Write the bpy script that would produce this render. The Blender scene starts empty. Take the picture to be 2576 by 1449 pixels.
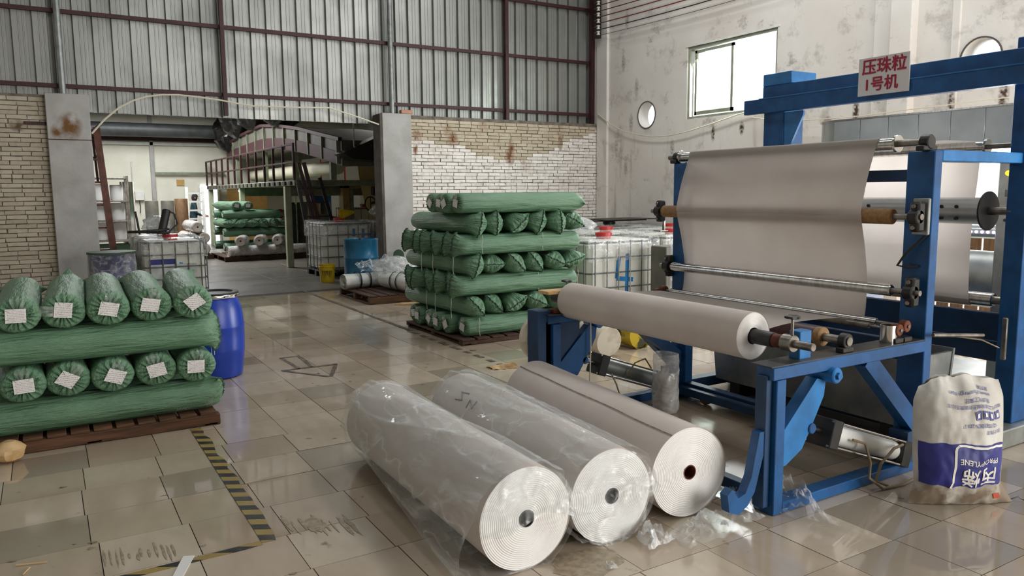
import bpy, bmesh, math, random
from mathutils import Vector, Matrix, Euler, noise as mnoise
random.seed(7)
PI = math.pi
scene = bpy.context.scene
COL = scene.collection

# ------------------------------------------------------------------ camera
F_PX, YAW, PITCH, ROLL, CAM_H = 1934.0, -0.5439, 0.1232, 0.0089, 1.63
_c, _s = math.cos(YAW), math.sin(YAW)
FWD = Vector((-_s*math.cos(PITCH), _c*math.cos(PITCH), -math.sin(PITCH)))
_r = Vector((_c, _s, 0)); _d = FWD.cross(_r)
RGT = _r*math.cos(ROLL) + _d*math.sin(ROLL)
DWN = -_r*math.sin(ROLL) + _d*math.cos(ROLL)
cam_data = bpy.data.cameras.new('camera')
cam_data.sensor_width = 36.0
cam_data.lens = F_PX/2576*36.0
cam_data.clip_start = 0.05
cam = bpy.data.objects.new('camera', cam_data); COL.objects.link(cam)
cam.matrix_world = Matrix(((RGT.x, -DWN.x, -FWD.x, 0), (RGT.y, -DWN.y, -FWD.y, 0), (RGT.z, -DWN.z, -FWD.z, CAM_H), (0, 0, 0, 1)))
scene.camera = cam

# ------------------------------------------------------------------ world, lights, exposure
scene.view_settings.view_transform = 'Standard'
scene.view_settings.look = 'None'
scene.view_settings.gamma = 1.0
scene.view_settings.use_curve_mapping = False
scene.view_settings.exposure = 0.1
scene.cycles.use_denoising = True
scene.cycles.max_bounces = 5
scene.cycles.diffuse_bounces = 3
scene.cycles.glossy_bounces = 3
scene.cycles.transparent_max_bounces = 10
scene.cycles.caustics_reflective = False
scene.cycles.caustics_refractive = False
scene.cycles.adaptive_threshold = 0.02
scene.cycles.sample_clamp_indirect = 6.0
world = bpy.data.worlds.new('overcast_sky'); scene.world = world
world.use_nodes = True
_bg = world.node_tree.nodes['Background']
_bg.inputs[0].default_value = (0.93, 0.97, 1.0, 1)
_bg.inputs[1].default_value = 1.4

def area(name, loc, target, sx, sy, power, color=(1, 1, 1)):
    L = bpy.data.lights.new(name, 'AREA'); L.shape = 'RECTANGLE'
    L.size, L.size_y, L.energy, L.color = sx, sy, power, color
    o = bpy.data.objects.new(name, L); COL.objects.link(o)
    o.location = loc
    o.rotation_euler = (Vector(target)-Vector(loc)).to_track_quat('-Z', 'Y').to_euler()
    return o
# daylight through the loading door in the rear wall, behind and right of the camera
area('daylight_loading_door', (6.9, -5.7, 2.3), (4.0, 6, 1.0), 5.2, 4.2, 660, (1.0, 0.985, 0.96))
# skylight strips in the roof
area('daylight_skylight', (2.2, 5.2, 6.72), (2.2, 5.2, 0), 1.1, 11.0, 48, (0.98, 0.985, 0.98))
area('daylight_skylight.001', (7.2, 5.2, 6.72), (7.2, 5.2, 0), 1.1, 11.0, 270, (0.98, 0.985, 0.98))
# daylight through the side door and the high window of the right-hand wall
area('daylight_side_door', (10.25, 3.9, 1.05), (5, 3.9, 1.0), 3.0, 2.0, 520, (0.97, 0.985, 1.0))
area('daylight_window', (10.25, 9.3, 3.5), (5, 8.0, 1.0), 1.9, 1.15, 150, (0.97, 0.99, 1.0))
# the hall beyond the gate has its own roof lights
area('daylight_far_hall', (2.6, 23.0, 4.5), (2.6, 23.0, 0), 2.2, 8.0, 620, (0.98, 0.99, 1.0))
area('daylight_far_hall.001', (8.8, 20.0, 4.5), (8.8, 20.0, 0), 1.5, 7.0, 60, (1.0, 0.97, 0.9))

# ------------------------------------------------------------------ mesh helpers
def lin(h):
    h = h.lstrip('#'); v = [int(h[i:i+2], 16)/255 for i in (0, 2, 4)]
    return tuple((c/12.92 if c <= 0.04045 else ((c+0.055)/1.055)**2.4) for c in v)+(1.0,)

class MB:
    def __init__(s): s.v = []; s.f = []
    def add(s, vs, fs):
        k = len(s.v); s.v += [tuple(v) for v in vs]; s.f += [tuple(i+k for i in f) for f in fs]; return s
    def box(s, x0, x1, y0, y1, z0, z1, M=None):
        vs = [Vector((x, y, z)) for x in (x0, x1) for y in (y0, y1) for z in (z0, z1)]
        if M: vs = [M @ v for v in vs]
        return s.add(vs, [(0, 1, 3, 2), (4, 6, 7, 5), (0, 4, 5, 1), (2, 3, 7, 6), (0, 2, 6, 4), (1, 5, 7, 3)])
    def cbox(s, x0, x1, y0, y1, z0, z1, b=0.01, M=None):
        # chamfered box
        b = min(b, abs(x1-x0)*.45, abs(y1-y0)*.45, abs(z1-z0)*.45)
        c = ((x0+x1)/2, (y0+y1)/2, (z0+z1)/2); h = (abs(x1-x0)/2, abs(y1-y0)/2, abs(z1-z0)/2)
        vs = []; idx = {}
        for sx in (-1, 1):
            for sy in (-1, 1):
                for sz in (-1, 1):
                    sg = (sx, sy, sz)
                    for a in range(3):
                        p = [c[i]+sg[i]*(h[i] if i == a else h[i]-b) for i in range(3)]
                        idx[(sg, a)] = len(vs); vs.append(Vector(p))
        fs = []
        for a in range(3):
            u, w = (a+1) % 3, (a+2) % 3
            for sg in (-1, 1):
                q = []
                for (p, r) in ((-1, -1), (1, -1), (1, 1), (-1, 1)):
                    t = [0, 0, 0]; t[a] = sg; t[u] = p; t[w] = r; q.append(idx[(tuple(t), a)])
                fs.append(q if sg > 0 else q[::-1])
        for a in range(3):          # edges along axis a
            u, w = (a+1) % 3, (a+2) % 3
            for p in (-1, 1):
                for r in (-1, 1):
                    t0 = [0, 0, 0]; t0[a] = -1; t0[u] = p; t0[w] = r
                    t1 = list(t0); t1[a] = 1
                    q = [idx[(tuple(t0), u)], idx[(tuple(t1), u)], idx[(tuple(t1), w)], idx[(tuple(t0), w)]]
                    fs.append(q if p*r < 0 else q[::-1])
        for sx in (-1, 1):
            for sy in (-1, 1):
                for sz in (-1, 1):
                    sg = (sx, sy, sz); q = [idx[(sg, 0)], idx[(sg, 1)], idx[(sg, 2)]]
                    fs.append(q if sx*sy*sz > 0 else q[::-1])
        if M: vs = [M @ v for v in vs]
        return s.add(vs, fs)
    def rings(s, rings, close=True, cap0=True, cap1=True):
        n = len(rings[0]); k = len(s.v)
        for r in rings: s.v += [tuple(p) for p in r]
        m = n if close else n-1
        for i in range(len(rings)-1):
            for j in range(m):
                a = k+i*n+j; b = k+i*n+(j+1) % n
                s.f.append((a, b, b+n, a+n))
        if cap0: s.f.append(tuple(k+j for j in range(n))[::-1])
        if cap1: s.f.append(tuple(k+(len(rings)-1)*n+j for j in range(n)))
        return s
    def lathe(s, prof, origin, axis, n=24, cap0=False, cap1=False):
        # prof: (r, t) pairs, t along axis
        A = Vector(axis).normalized(); U = A.orthogonal().normalized(); W = A.cross(U); O = Vector(origin)
        R = [[O+A*t+(U*math.cos(2*PI*j/n)+W*math.sin(2*PI*j/n))*r for j in range(n)] for r, t in prof]
        return s.rings(R, True, cap0, cap1)
    def cyl(s, p0, p1, r, n=16, r1=None, b=0.0):
        p0, p1 = Vector(p0), Vector(p1); L = (p1-p0).length; r1 = r if r1 is None else r1
        pr = [(r, 0), (r1, L)] if not b else [(r-b, 0), (r, b), (r1, L-b), (r1-b, L)]
        return s.lathe(pr, p0, p1-p0, n, True, True)
    def tube(s, path, r, n=6):
        P = [Vector(p) for p in path]; R = []; prev = None
        for i, p in enumerate(P):
            t = (P[min(i+1, len(P)-1)]-P[max(i-1, 0)]).normalized()
            u = t.orthogonal() if prev is None else (prev-t*prev.dot(t))
            u.normalize(); prev = u; w = t.cross(u)
            R.append([p+(u*math.cos(2*PI*j/n)+w*math.sin(2*PI*j/n))*r for j in range(n)])
        return s.rings(R)
    def bar(s, p0, p1, w, h, up=(0, 0, 1)):
        p0, p1 = Vector(p0), Vector(p1); t = (p1-p0).normalized()
        sd = t.cross(Vector(up))
        if sd.length < 1e-4: sd = t.cross(Vector((0, 1, 0)))
        sd.normalize(); u = sd.cross(t)
        R = [[p+sd*a*w/2+u*b*h/2 for a, b in ((-1, -1), (1, -1), (1, 1), (-1, 1))] for p in (p0, p1)]
        return s.rings(R)
    def prism(s, poly, a, b, axis='y'):
        # poly of (p, q); extruded between a and b along axis
        def P(p, q, t):
            return {'y': (p, t, q), 'x': (t, p, q), 'z': (p, q, t)}[axis]
        return s.rings([[P(p, q, a) for p, q in poly], [P(p, q, b) for p, q in poly]])
    def grid(s, fn, nu, nv):
        k = len(s.v)
        for i in range(nu+1):
            for j in range(nv+1): s.v.append(tuple(fn(i/nu, j/nv)))
        for i in range(nu):
            for j in range(nv):
                a = k+i*(nv+1)+j; s.f.append((a, a+1, a+nv+2, a+nv+1))
        return s
    def mesh(s, name, off=None, smooth=True, angle=38):
        me = bpy.data.meshes.new(name)
        vs = s.v if off is None else [(v[0]-off[0], v[1]-off[1], v[2]-off[2]) for v in s.v]
        me.from_pydata(vs, [], s.f); me.update()
        bm = bmesh.new(); bm.from_mesh(me); bmesh.ops.recalc_face_normals(bm, faces=bm.faces); bm.to_mesh(me); bm.free()
        if smooth:
            me.polygons.foreach_set('use_smooth', [True]*len(me.polygons)); me.set_sharp_from_angle(angle=math.radians(angle))
        return me
    def build(s, name, m, parent=None, smooth=True, angle=38, rough=False):
        off = ORG.get(parent.name) if parent else None
        return link(name, s.mesh(name, off, smooth, angle), m, parent)

ORG = {}
def link(name, me, m, parent=None):
    o = bpy.data.objects.new(name, me); COL.objects.link(o)
    if m and not me.materials: me.materials.append(m)
    if parent: o.parent = parent; ORG[o.name] = ORG.get(parent.name, Vector((0, 0, 0)))
    else: ORG[o.name] = Vector((0, 0, 0))
    return o
def tag(o, label, cat, group=None):
    o['label'] = label; o['category'] = cat
    if group: o['group'] = group
    return o
def thing(name, label, cat, loc=(0, 0, 0), group=None):
    o = bpy.data.objects.new(name, None); COL.objects.link(o); o.location = loc
    o.empty_display_size = 0.1; ORG[o.name] = Vector(loc)
    return tag(o, label, cat, group)
def struct(o):
    o['kind'] = 'structure'; return o
def one(mb, name, m, label, cat, group=None, smooth=True, angle=38):
    """a thing that is a single mesh, its origin at its base"""
    xs = [v[0] for v in mb.v]; ys = [v[1] for v in mb.v]; zs = [v[2] for v in mb.v]
    L = Vector(((min(xs)+max(xs))/2, (min(ys)+max(ys))/2, min(zs)))
    o = link(name, mb.mesh(name, L, smooth, angle), m); o.location = L; ORG[o.name] = L
    return tag(o, label, cat, group)
def copy_tree(o, loc=None, rot=None, label=None, parent=None, group=None, scale=None):
    c = o.copy(); COL.objects.link(c); c.parent = parent
    if loc is not None: c.location = loc
    if rot is not None: c.rotation_euler = rot
    if scale is not None: c.scale = scale
    if label: c['label'] = label
    if group: c['group'] = group
    for ch in o.children: copy_tree(ch, parent=c)
    return c
def fbm(x, y, z=0.0, o=3):
    v = 0; a = 1
    for i in range(o):
        v += a*mnoise.noise(Vector((x, y, z))); x *= 2.03; y *= 2.03; z *= 2.03; a *= .5
    return v
def text_mesh(name, body, size, place, extrude=0.0008, bold=0.0, align='CENTER'):
    cu = bpy.data.curves.new(name, 'FONT'); cu.body = body; cu.size = size; cu.extrude = extrude
    cu.align_x = align; cu.align_y = 'CENTER'; cu.resolution_u = 3
    o = bpy.data.objects.new(name, cu); COL.objects.link(o)
    dg = bpy.context.evaluated_depsgraph_get(); dg.update()
    me = bpy.data.meshes.new_from_object(o.evaluated_get(dg))
    if bold:
        bm = bmesh.new()
        for q, (dx, dy) in enumerate(((0, 0), (bold, 0), (-bold, 0), (0, bold), (0, -bold))):
            m3 = me.copy(); m3.transform(Matrix.Translation((dx, dy, q*.0003))); bm.from_mesh(m3); bpy.data.meshes.remove(m3)
        bm.to_mesh(me); bm.free()
    me.name = name; me.transform(place); me.update()
    bpy.data.objects.remove(o); bpy.data.curves.remove(cu)
    return me

# ------------------------------------------------------------------ materials
def nodes_of(name):
    m = bpy.data.materials.new(name); m.use_nodes = True
    nt = m.node_tree; b = nt.nodes['Principled BSDF']
    return m, nt, b
def N(nt, t, **kw):
    n = nt.nodes.new(t)
    for k, v in kw.items():
        if hasattr(n, k) and k not in ('inputs',): setattr(n, k, v)
    return n
def noise_fac(nt, scale, detail=4, coord='Object', lo=0.35, hi=0.65, stretch=None, rough=0.55):
    if coord == 'World':
        g = N(nt, 'ShaderNodeNewGeometry'); src = g.outputs['Position']
    else:
        g = N(nt, 'ShaderNodeTexCoord'); src = g.outputs[coord]
    if stretch:
        mp = N(nt, 'ShaderNodeMapping'); nt.links.new(src, mp.inputs[0]); mp.inputs['Scale'].default_value = stretch; src = mp.outputs[0]
    t = N(nt, 'ShaderNodeTexNoise'); t.inputs['Scale'].default_value = scale; t.inputs['Detail'].default_value = detail
    t.inputs['Roughness'].default_value = rough
    nt.links.new(src, t.inputs['Vector'])
    mr = N(nt, 'ShaderNodeMapRange'); mr.inputs['From Min'].default_value = lo; mr.inputs['From Max'].default_value = hi
    nt.links.new(t.outputs['Fac'], mr.inputs['Value'])
    return mr.outputs[0], t.outputs['Fac']
def mix(nt, fac, a, b):
    m = N(nt, 'ShaderNodeMix'); m.data_type = 'RGBA'
    if isinstance(fac, (int, float)): m.inputs[0].default_value = fac
    else: nt.links.new(fac, m.inputs[0])
    for s, v in ((6, a), (7, b)):
        if isinstance(v, tuple): m.inputs[s].default_value = v
        else: nt.links.new(v, m.inputs[s])
    return m.outputs[2]
def mth(nt, op, a, b=None, clamp=False):
    m = N(nt, 'ShaderNodeMath'); m.operation = op; m.use_clamp = clamp
    for i, v in enumerate((a, b)):
        if v is None: continue
        if isinstance(v, (int, float)): m.inputs[i].default_value = v
        else: nt.links.new(v, m.inputs[i])
    return m.outputs[0]
def bump(nt, bsdf, h, strength=0.3, dist=0.01):
    b = N(nt, 'ShaderNodeBump'); b.inputs['Strength'].default_value = strength; b.inputs['Distance'].default_value = dist
    nt.links.new(h, b.inputs['Height']); nt.links.new(b.outputs[0], bsdf.inputs['Normal'])
def mat(name, c1, c2=None, rough=0.6, metal=0.0, scale=6, lo=.35, hi=.65, bmp=0.0, bscale=80, stretch=None, spec=0.5, coord='Object', rough2=None, coat=0.0, detail=4):
    m, nt, b = nodes_of(name)
    c1 = lin(c1); b.inputs['Roughness'].default_value = rough; b.inputs['Metallic'].default_value = metal
    b.inputs['Specular IOR Level'].default_value = spec
    b.inputs['Coat Weight'].default_value = coat
    b.inputs['Base Color'].default_value = c1
    if c2:
        fac, raw = noise_fac(nt, scale, detail, coord, lo, hi, stretch)
        nt.links.new(mix(nt, fac, c1, lin(c2)), b.inputs['Base Color'])
        if rough2 is not None:
            mr = N(nt, 'ShaderNodeMapRange'); mr.inputs['To Min'].default_value = rough; mr.inputs['To Max'].default_value = rough2
            nt.links.new(fac, mr.inputs['Value']); nt.links.new(mr.outputs[0], b.inputs['Roughness'])
    if bmp:
        _, raw = noise_fac(nt, bscale, 3, coord, stretch=stretch)
        bump(nt, b, raw, bmp, 0.01)
    m.diffuse_color = c1
    return m

def mat_tile():
    m, nt, b = nodes_of('floor_tile_glaze')
    oi = N(nt, 'ShaderNodeObjectInfo'); ge = N(nt, 'ShaderNodeNewGeometry')
    rnd = mth(nt, 'FRACT', mth(nt, 'ADD', oi.outputs['Random'], ge.outputs['Random Per Island']))
    base = mix(nt, rnd, lin('#b3a18c'), lin('#c9baa6'))
    r2 = mth(nt, 'FRACT', mth(nt, 'MULTIPLY', rnd, 7.31))
    base = mix(nt, mth(nt, 'GREATER_THAN', r2, .9), base, lin('#a09483'))
    fac, raw = noise_fac(nt, 1.1, 5, 'World', .42, .75)
    base = mix(nt, mth(nt, 'MULTIPLY', fac, .5), base, lin('#92826e'))
    fv, _ = noise_fac(nt, 9, 6, 'World', .45, .8, stretch=(1, .35, 1))
    base = mix(nt, mth(nt, 'MULTIPLY', fv, .35), base, lin('#9d8d78'))
    fs, _ = noise_fac(nt, 5.5, 7, 'World', .66, .72)
    base = mix(nt, mth(nt, 'MULTIPLY', fs, .75), base, lin('#4e4235'))
    nt.links.new(base, b.inputs['Base Color'])
    mr = N(nt, 'ShaderNodeMapRange'); mr.inputs['To Min'].default_value = .03; mr.inputs['To Max'].default_value = .22
    fr, _ = noise_fac(nt, 1.7, 4, 'World', .35, .7)
    nt.links.new(fr, mr.inputs['Value']); nt.links.new(mr.outputs[0], b.inputs['Roughness'])
    b.inputs['Specular IOR Level'].default_value = .9
    return m
def mat_plaster():
    m, nt, b = nodes_of('old_plaster')
    f1, r1 = noise_fac(nt, .8, 6, 'World', .35, .7)
    base = mix(nt, f1, lin('#e6e2dc'), lin('#d6cfc7'))
    f2, _ = noise_fac(nt, 2.2, 8, 'World', .55, .75, rough=.7)
    base = mix(nt, mth(nt, 'MULTIPLY', f2, .7), base, lin('#857d74'))
    f4, _ = noise_fac(nt, 1.1, 9, 'World', .58, .66, stretch=(1, 1, 1.5), rough=.78)
    base = mix(nt, mth(nt, 'MULTIPLY', f4, .55), base, lin('#6f675e'))
    f3, _ = noise_fac(nt, 1.6, 6, 'World', .55, .8, stretch=(3, 3, .35))
    g = N(nt, 'ShaderNodeNewGeometry'); sx = N(nt, 'ShaderNodeSeparateXYZ'); nt.links.new(g.outputs['Position'], sx.inputs[0])
    low = N(nt, 'ShaderNodeMapRange'); low.inputs['From Min'].default_value = 3.0; low.inputs['From Max'].default_value = 2.2
    nt.links.new(sx.outputs['Z'], low.inputs['Value'])
    base = mix(nt, mth(nt, 'MULTIPLY', mth(nt, 'MULTIPLY', f3, low.outputs[0]), .9), base, lin('#857766'))
    nt.links.new(base, b.inputs['Base Color']); b.inputs['Roughness'].default_value = .9
    bump(nt, b, r1, .25, .02)
    return m
def mat_brick(c1, c2, nm):
    m, nt, b = nodes_of(nm)
    oi = N(nt, 'ShaderNodeObjectInfo'); ge = N(nt, 'ShaderNodeNewGeometry')
    rnd = mth(nt, 'FRACT', mth(nt, 'ADD', oi.outputs['Random'], ge.outputs['Random Per Island']))
    base = mix(nt, rnd, lin(c1), lin(c2))
    f1, r1 = noise_fac(nt, 14, 5, 'World', .5, .75)
    base = mix(nt, mth(nt, 'MULTIPLY', f1, .45), base, lin('#8f8576'))
    f2, _ = noise_fac(nt, 1.3, 5, 'World', .64, .74)
    base = mix(nt, mth(nt, 'MULTIPLY', f2, .55), base, lin('#8a6038'))
    nt.links.new(base, b.inputs['Base Color']); b.inputs['Roughness'].default_value = .85
    bump(nt, b, r1, .4, .01)
    return m
def mat_film(name='clear_film', tint=(.96, .975, .98, 1), base=.10, wr=.45, scale=7, facing=.38, crease=.55):
    m, nt, b = nodes_of(name)
    out = nt.nodes['Material Output']
    b.inputs['Base Color'].default_value = (.88, .89, .89, 1); b.inputs['Roughness'].default_value = .12
    b.inputs['Specular IOR Level'].default_value = 1.0
    tr = N(nt, 'ShaderNodeBsdfTransparent'); tr.inputs[0].default_value = tint
    f, raw = noise_fac(nt, scale, 5, 'World', .52, .74, stretch=(1, .55, 1.6), rough=.6)
    lw = N(nt, 'ShaderNodeLayerWeight'); lw.inputs['Blend'].default_value = .28
    fac = mth(nt, 'ADD', mth(nt, 'MULTIPLY', f, wr), mth(nt, 'MULTIPLY', lw.outputs['Facing'], facing))
    if crease:                                      # thin whitened fold lines
        for sc, st in ((1.7, (2.4, .45, 1.8)), (3.4, (1.6, .8, 1.2))):
            _, n0 = noise_fac(nt, sc, 2, 'World', stretch=st, rough=.45)
            rg = mth(nt, 'SUBTRACT', 1.0, mth(nt, 'MULTIPLY', mth(nt, 'ABSOLUTE', mth(nt, 'SUBTRACT', n0, .5)), 30.0), True)
            fac = mth(nt, 'ADD', fac, mth(nt, 'MULTIPLY', rg, crease*.5))
    fac = mth(nt, 'ADD', fac, base, True)
    mx = N(nt, 'ShaderNodeMixShader'); nt.links.new(fac, mx.inputs[0])
    nt.links.new(tr.outputs[0], mx.inputs[1]); nt.links.new(b.outputs[0], mx.inputs[2]); nt.links.new(mx.outputs[0], out.inputs['Surface'])
    _, rb = noise_fac(nt, 6, 3, 'World', stretch=(1, .45, 1.4))
    bump(nt, b, rb, .8, .05)
    return m
def mat_cloth(name, c1, c2, transl=.3, rough=.9, scale=120):
    m, nt, b = nodes_of(name)
    out = nt.nodes['Material Output']
    f, raw = noise_fac(nt, 3, 3, 'World', .3, .7)
    c = mix(nt, f, lin(c1), lin(c2)); nt.links.new(c, b.inputs['Base Color'])
    b.inputs['Roughness'].default_value = rough; b.inputs['Specular IOR Level'].default_value = .15
    _, rb = noise_fac(nt, scale, 2, 'World'); bump(nt, b, rb, .15, .004)
    if transl:
        t = N(nt, 'ShaderNodeBsdfTranslucent'); nt.links.new(c, t.inputs[0])
        mx = N(nt, 'ShaderNodeMixShader'); mx.inputs[0].default_value = transl
        nt.links.new(b.outputs[0], mx.inputs[1]); nt.links.new(t.outputs[0], mx.inputs[2]); nt.links.new(mx.outputs[0], out.inputs['Surface'])
    return m
def mat_green():
    m, nt, b = nodes_of('green_woven_wrap')
    f, raw = noise_fac(nt, 2.5, 4, 'World', .3, .7)
    c = mix(nt, f, lin('#5a7d60'), lin('#698d6f'))
    nt.links.new(c, b.inputs['Base Color']); b.inputs['Roughness'].default_value = .42; b.inputs['Specular IOR Level'].default_value = .45
    _, r1 = noise_fac(nt, 9, 4, 'Object', stretch=(2.2, .28, 2.2), rough=.6)
    _, r2 = noise_fac(nt, 260, 2, 'Object')
    h = mth(nt, 'ADD', mth(nt, 'MULTIPLY', r1, 1.0), mth(nt, 'MULTIPLY', r2, .06))
    bump(nt, b, h, .8, .05)
    return m
def mat_label():
    m, nt, b = nodes_of('printed_label')
    tc = N(nt, 'ShaderNodeTexCoord'); sp = N(nt, 'ShaderNodeSeparateXYZ'); nt.links.new(tc.outputs['Generated'], sp.inputs[0])
    row = mth(nt, 'MULTIPLY', sp.outputs['Z'], 9.0)
    ln = mth(nt, 'LESS_THAN', mth(nt, 'FRACT', row), .5)
    mp = N(nt, 'ShaderNodeMapping'); mp.inputs['Scale'].default_value = (26, 1, 9); nt.links.new(tc.outputs['Generated'], mp.inputs[0])
    nz = N(nt, 'ShaderNodeTexNoise'); nz.inputs['Scale'].default_value = 1.6; nt.links.new(mp.outputs[0], nz.inputs['Vector'])
    ink = mth(nt, 'MULTIPLY', ln, mth(nt, 'GREATER_THAN', nz.outputs['Fac'], .5))
    edge = mth(nt, 'LESS_THAN', mth(nt, 'ABSOLUTE', mth(nt, 'SUBTRACT', sp.outputs['X'], .5)), .4)
    edge2 = mth(nt, 'LESS_THAN', mth(nt, 'ABSOLUTE', mth(nt, 'SUBTRACT', sp.outputs['Z'], .5)), .42)
    ink = mth(nt, 'MULTIPLY', mth(nt, 'MULTIPLY', ink, edge), edge2)
    nt.links.new(mix(nt, mth(nt, 'MULTIPLY', ink, .6), lin('#e6e2e0'), lin('#4a4648')), b.inputs['Base Color'])
    b.inputs['Roughness'].default_value = .5
    return m
def mat_hazard():
    m, nt, b = nodes_of('hazard_tape')
    g = N(nt, 'ShaderNodeNewGeometry'); s = N(nt, 'ShaderNodeSeparateXYZ'); nt.links.new(g.outputs['Position'], s.inputs[0])
    d = mth(nt, 'ADD', mth(nt, 'MULTIPLY', s.outputs['X'], 4.0), mth(nt, 'MULTIPLY', s.outputs['Y'], 7.2))
    st = mth(nt, 'GREATER_THAN', mth(nt, 'FRACT', d), .5)
    c = mix(nt, st, lin('#262523'), lin('#9c8446'))
    f, _ = noise_fac(nt, 7, 6, 'World', .48, .68)
    c = mix(nt, mth(nt, 'MULTIPLY', f, .4), c, lin('#7d6f58'))
    nt.links.new(c, b.inputs['Base Color']); b.inputs['Roughness'].default_value = .5
    return m

M = {}
M['tile'] = mat_tile(); M['plaster'] = mat_plaster()
M['grout'] = mat('floor_joint', '#3f372e', '#2c2722', .8)
M['concrete_floor'] = mat('far_hall_concrete', '#7d776d', '#5d574e', .28, scale=1.2, coord='World', rough2=.5)
M['brick'] = mat_brick('#f0ebe5', '#dfd8d0', 'whitewashed_brick')
M['brick_raw'] = mat_brick('#c4b8a2', '#b3a68f', 'unpainted_beige_brick')
M['brick_left'] = mat_brick('#bdb3a0', '#aba08c', 'dusty_cream_brick')
M['brick_red'] = mat_brick('#c08f78', '#b98770', 'reddish_brick')
M['mortar'] = mat('mortar', '#7d746a', '#5d564e', .95, scale=9, coord='World')
M['concrete'] = mat('grey_cement_render', '#b4b2af', '#a19f9b', .85, scale=3, bmp=.25, bscale=30, coord='World')
M['concrete_dark'] = mat('weathered_cement_edge', '#5f5850', '#4a443d', .9, scale=6, coord='World')
M['cladding'] = mat('galvanised_cladding', '#9fa09c', '#8d8f8b', .36, .6, scale=1.4, coord='World', rough2=.5)
M['purlin'] = mat('oxide_red_steel', '#431b1e', '#301315', .55, .1, scale=10)
M['oxide'] = mat('faded_red_primer', '#74402c', '#4f2a1f', .5, .1, scale=8)
M['pipe'] = mat('galvanised_pipe', '#9a9d9c', '#7d807f', .4, .6, scale=8)
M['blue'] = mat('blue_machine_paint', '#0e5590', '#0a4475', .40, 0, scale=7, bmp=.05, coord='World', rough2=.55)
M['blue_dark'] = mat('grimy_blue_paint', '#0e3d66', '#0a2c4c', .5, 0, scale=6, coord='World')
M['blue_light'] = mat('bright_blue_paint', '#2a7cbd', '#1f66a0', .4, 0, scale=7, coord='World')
M['chrome'] = mat('polished_steel', '#d8d6d2', '#bab6b0', .2, 1.0, scale=6, stretch=(1, 8, 1))
M['steel'] = mat('worn_steel', '#9a948c', '#6f6962', .38, .9, scale=12)
M['galv'] = mat('galvanised_sheet', '#a5a9a6', '#878b88', .42, .7, scale=5, coord='World')
M['stainless'] = mat('bright_stainless', '#c3c8c9', '#b0b6b8', .3, .75, scale=3, coord='World')
M['black'] = mat('black_cast_iron', '#1c1b1a', '#2b2826', .45, .1, scale=20)
M['grease'] = mat('greasy_steel', '#3d4348', '#55504a', .4, .5, scale=9, coord='World')
M['rubber'] = mat('black_rubber', '#191817', '#232120', .6)
M['maroon_rubber'] = mat('maroon_rubber', '#4e2226', '#3b1a1d', .45)
M['rust'] = mat('rusty_steel', '#7a3f25', '#4f2a1a', .7, .3, scale=14)
M['cork'] = mat('cork_sleeve', '#a27c50', '#85633d', .7, scale=40, bmp=.3, bscale=120)
M['web'] = mat_cloth('cream_nonwoven_web', '#e2dad2', '#d9d0c8', .5)
M['fabric'] = mat_cloth('nonwoven_shade_tone', '#d3c9c0', '#c9beb5', .0)  # shade on the roll flanks is put into this darker tone
M['fabric_lit'] = mat_cloth('nonwoven_lit_tone', '#f7f5f2', '#efece8', .0)  # same fabric, whitened to carry the direct light on roll ends
M['film'] = mat_film(base=.03, wr=.12, crease=.45); M['film_soft'] = mat_film('milky_film', (.95, .96, .965, 1), .22, .5, 5)
M['shrink'] = mat_film('stretch_wrap', (.96, .965, .965, 1), .05, .28, 9, crease=.3)
M['green'] = mat_green(); M['label'] = mat_label()
M['green_dark'] = mat('green_seam', '#33523c', '#2a4532', .6)
M['string'] = mat('white_string', '#d9d6cb', None, .8)
M['wood'] = mat('pallet_wood', '#6b4830', '#46301f', .8, scale=5, stretch=(.6, 6, 6), bmp=.3, bscale=25, coord='World')
M['wood_dark'] = mat('dark_pallet_wood', '#4f3626', '#38261a', .85, scale=5, stretch=(6, .6, 6), bmp=.3, bscale=25, coord='World')
M['wood_pale'] = mat('fresh_split_wood', '#d9b98a', '#c19a66', .8, scale=8)
M['tank'] = mat_cloth('white_tank_plastic', '#f2f1e8', '#e9e8dd', .25, .4)
M['cage'] = mat('galvanised_cage', '#8d8f8e', '#66686a', .4, .7, scale=10)
M['red'] = mat('red_plastic', '#c0302e', '#a92827', .35)
M['drum_blue'] = mat('blue_barrel_plastic', '#1c3fa8', '#183796', .34, scale=5)
M['drum_navy'] = mat('navy_barrel', '#2b3160', '#242a52', .35)
M['teal'] = mat('teal_drum_paint', '#136389', '#105678', .3, .1, scale=4)
M['yellow'] = mat('yellow_plastic', '#d8b81f', '#c7a81a', .4)
M['grime'] = mat('brown_grime', '#6b5320', '#54411c', .7)
M['bucket'] = mat('stained_white_plastic', '#d9cfba', '#a5957a', .55, scale=6, lo=.5, hi=.75)
M['foam'] = mat('brown_foam', '#8a6238', '#6d4c2a', .95, bmp=.6, bscale=40)
M['paper'] = mat('white_paper', '#e3e0dc', None, .8)
M['card'] = mat('kraft_cardboard', '#c7a263', '#b38f54', .85, scale=4)
M['card_scrap'] = mat('torn_cardboard', '#c9ab7c', '#9d7c50', .9, scale=9)
M['beige'] = mat_cloth('beige_sheet', '#e3cb90', '#dcc284', .15, .7)
M['sign'] = mat('white_sign_board', '#ddd8d8', None, .55)
M['sign_red'] = mat('crimson_lettering', '#a3203c', None, .6)
M['spray_blue'] = mat('blue_spray_paint', '#2277b8', '#2f86c6', .6)
M['bag'] = mat('woven_bag', '#cfccc4', '#aea89d', .6, scale=4, bmp=.25, bscale=12)
M['bag_blue'] = mat('bag_blue_print', '#2d2f7d', '#272a6e', .55, scale=6)
M['bag_ink'] = mat('bag_blue_ink', '#4b4f8e', None, .6)
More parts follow.
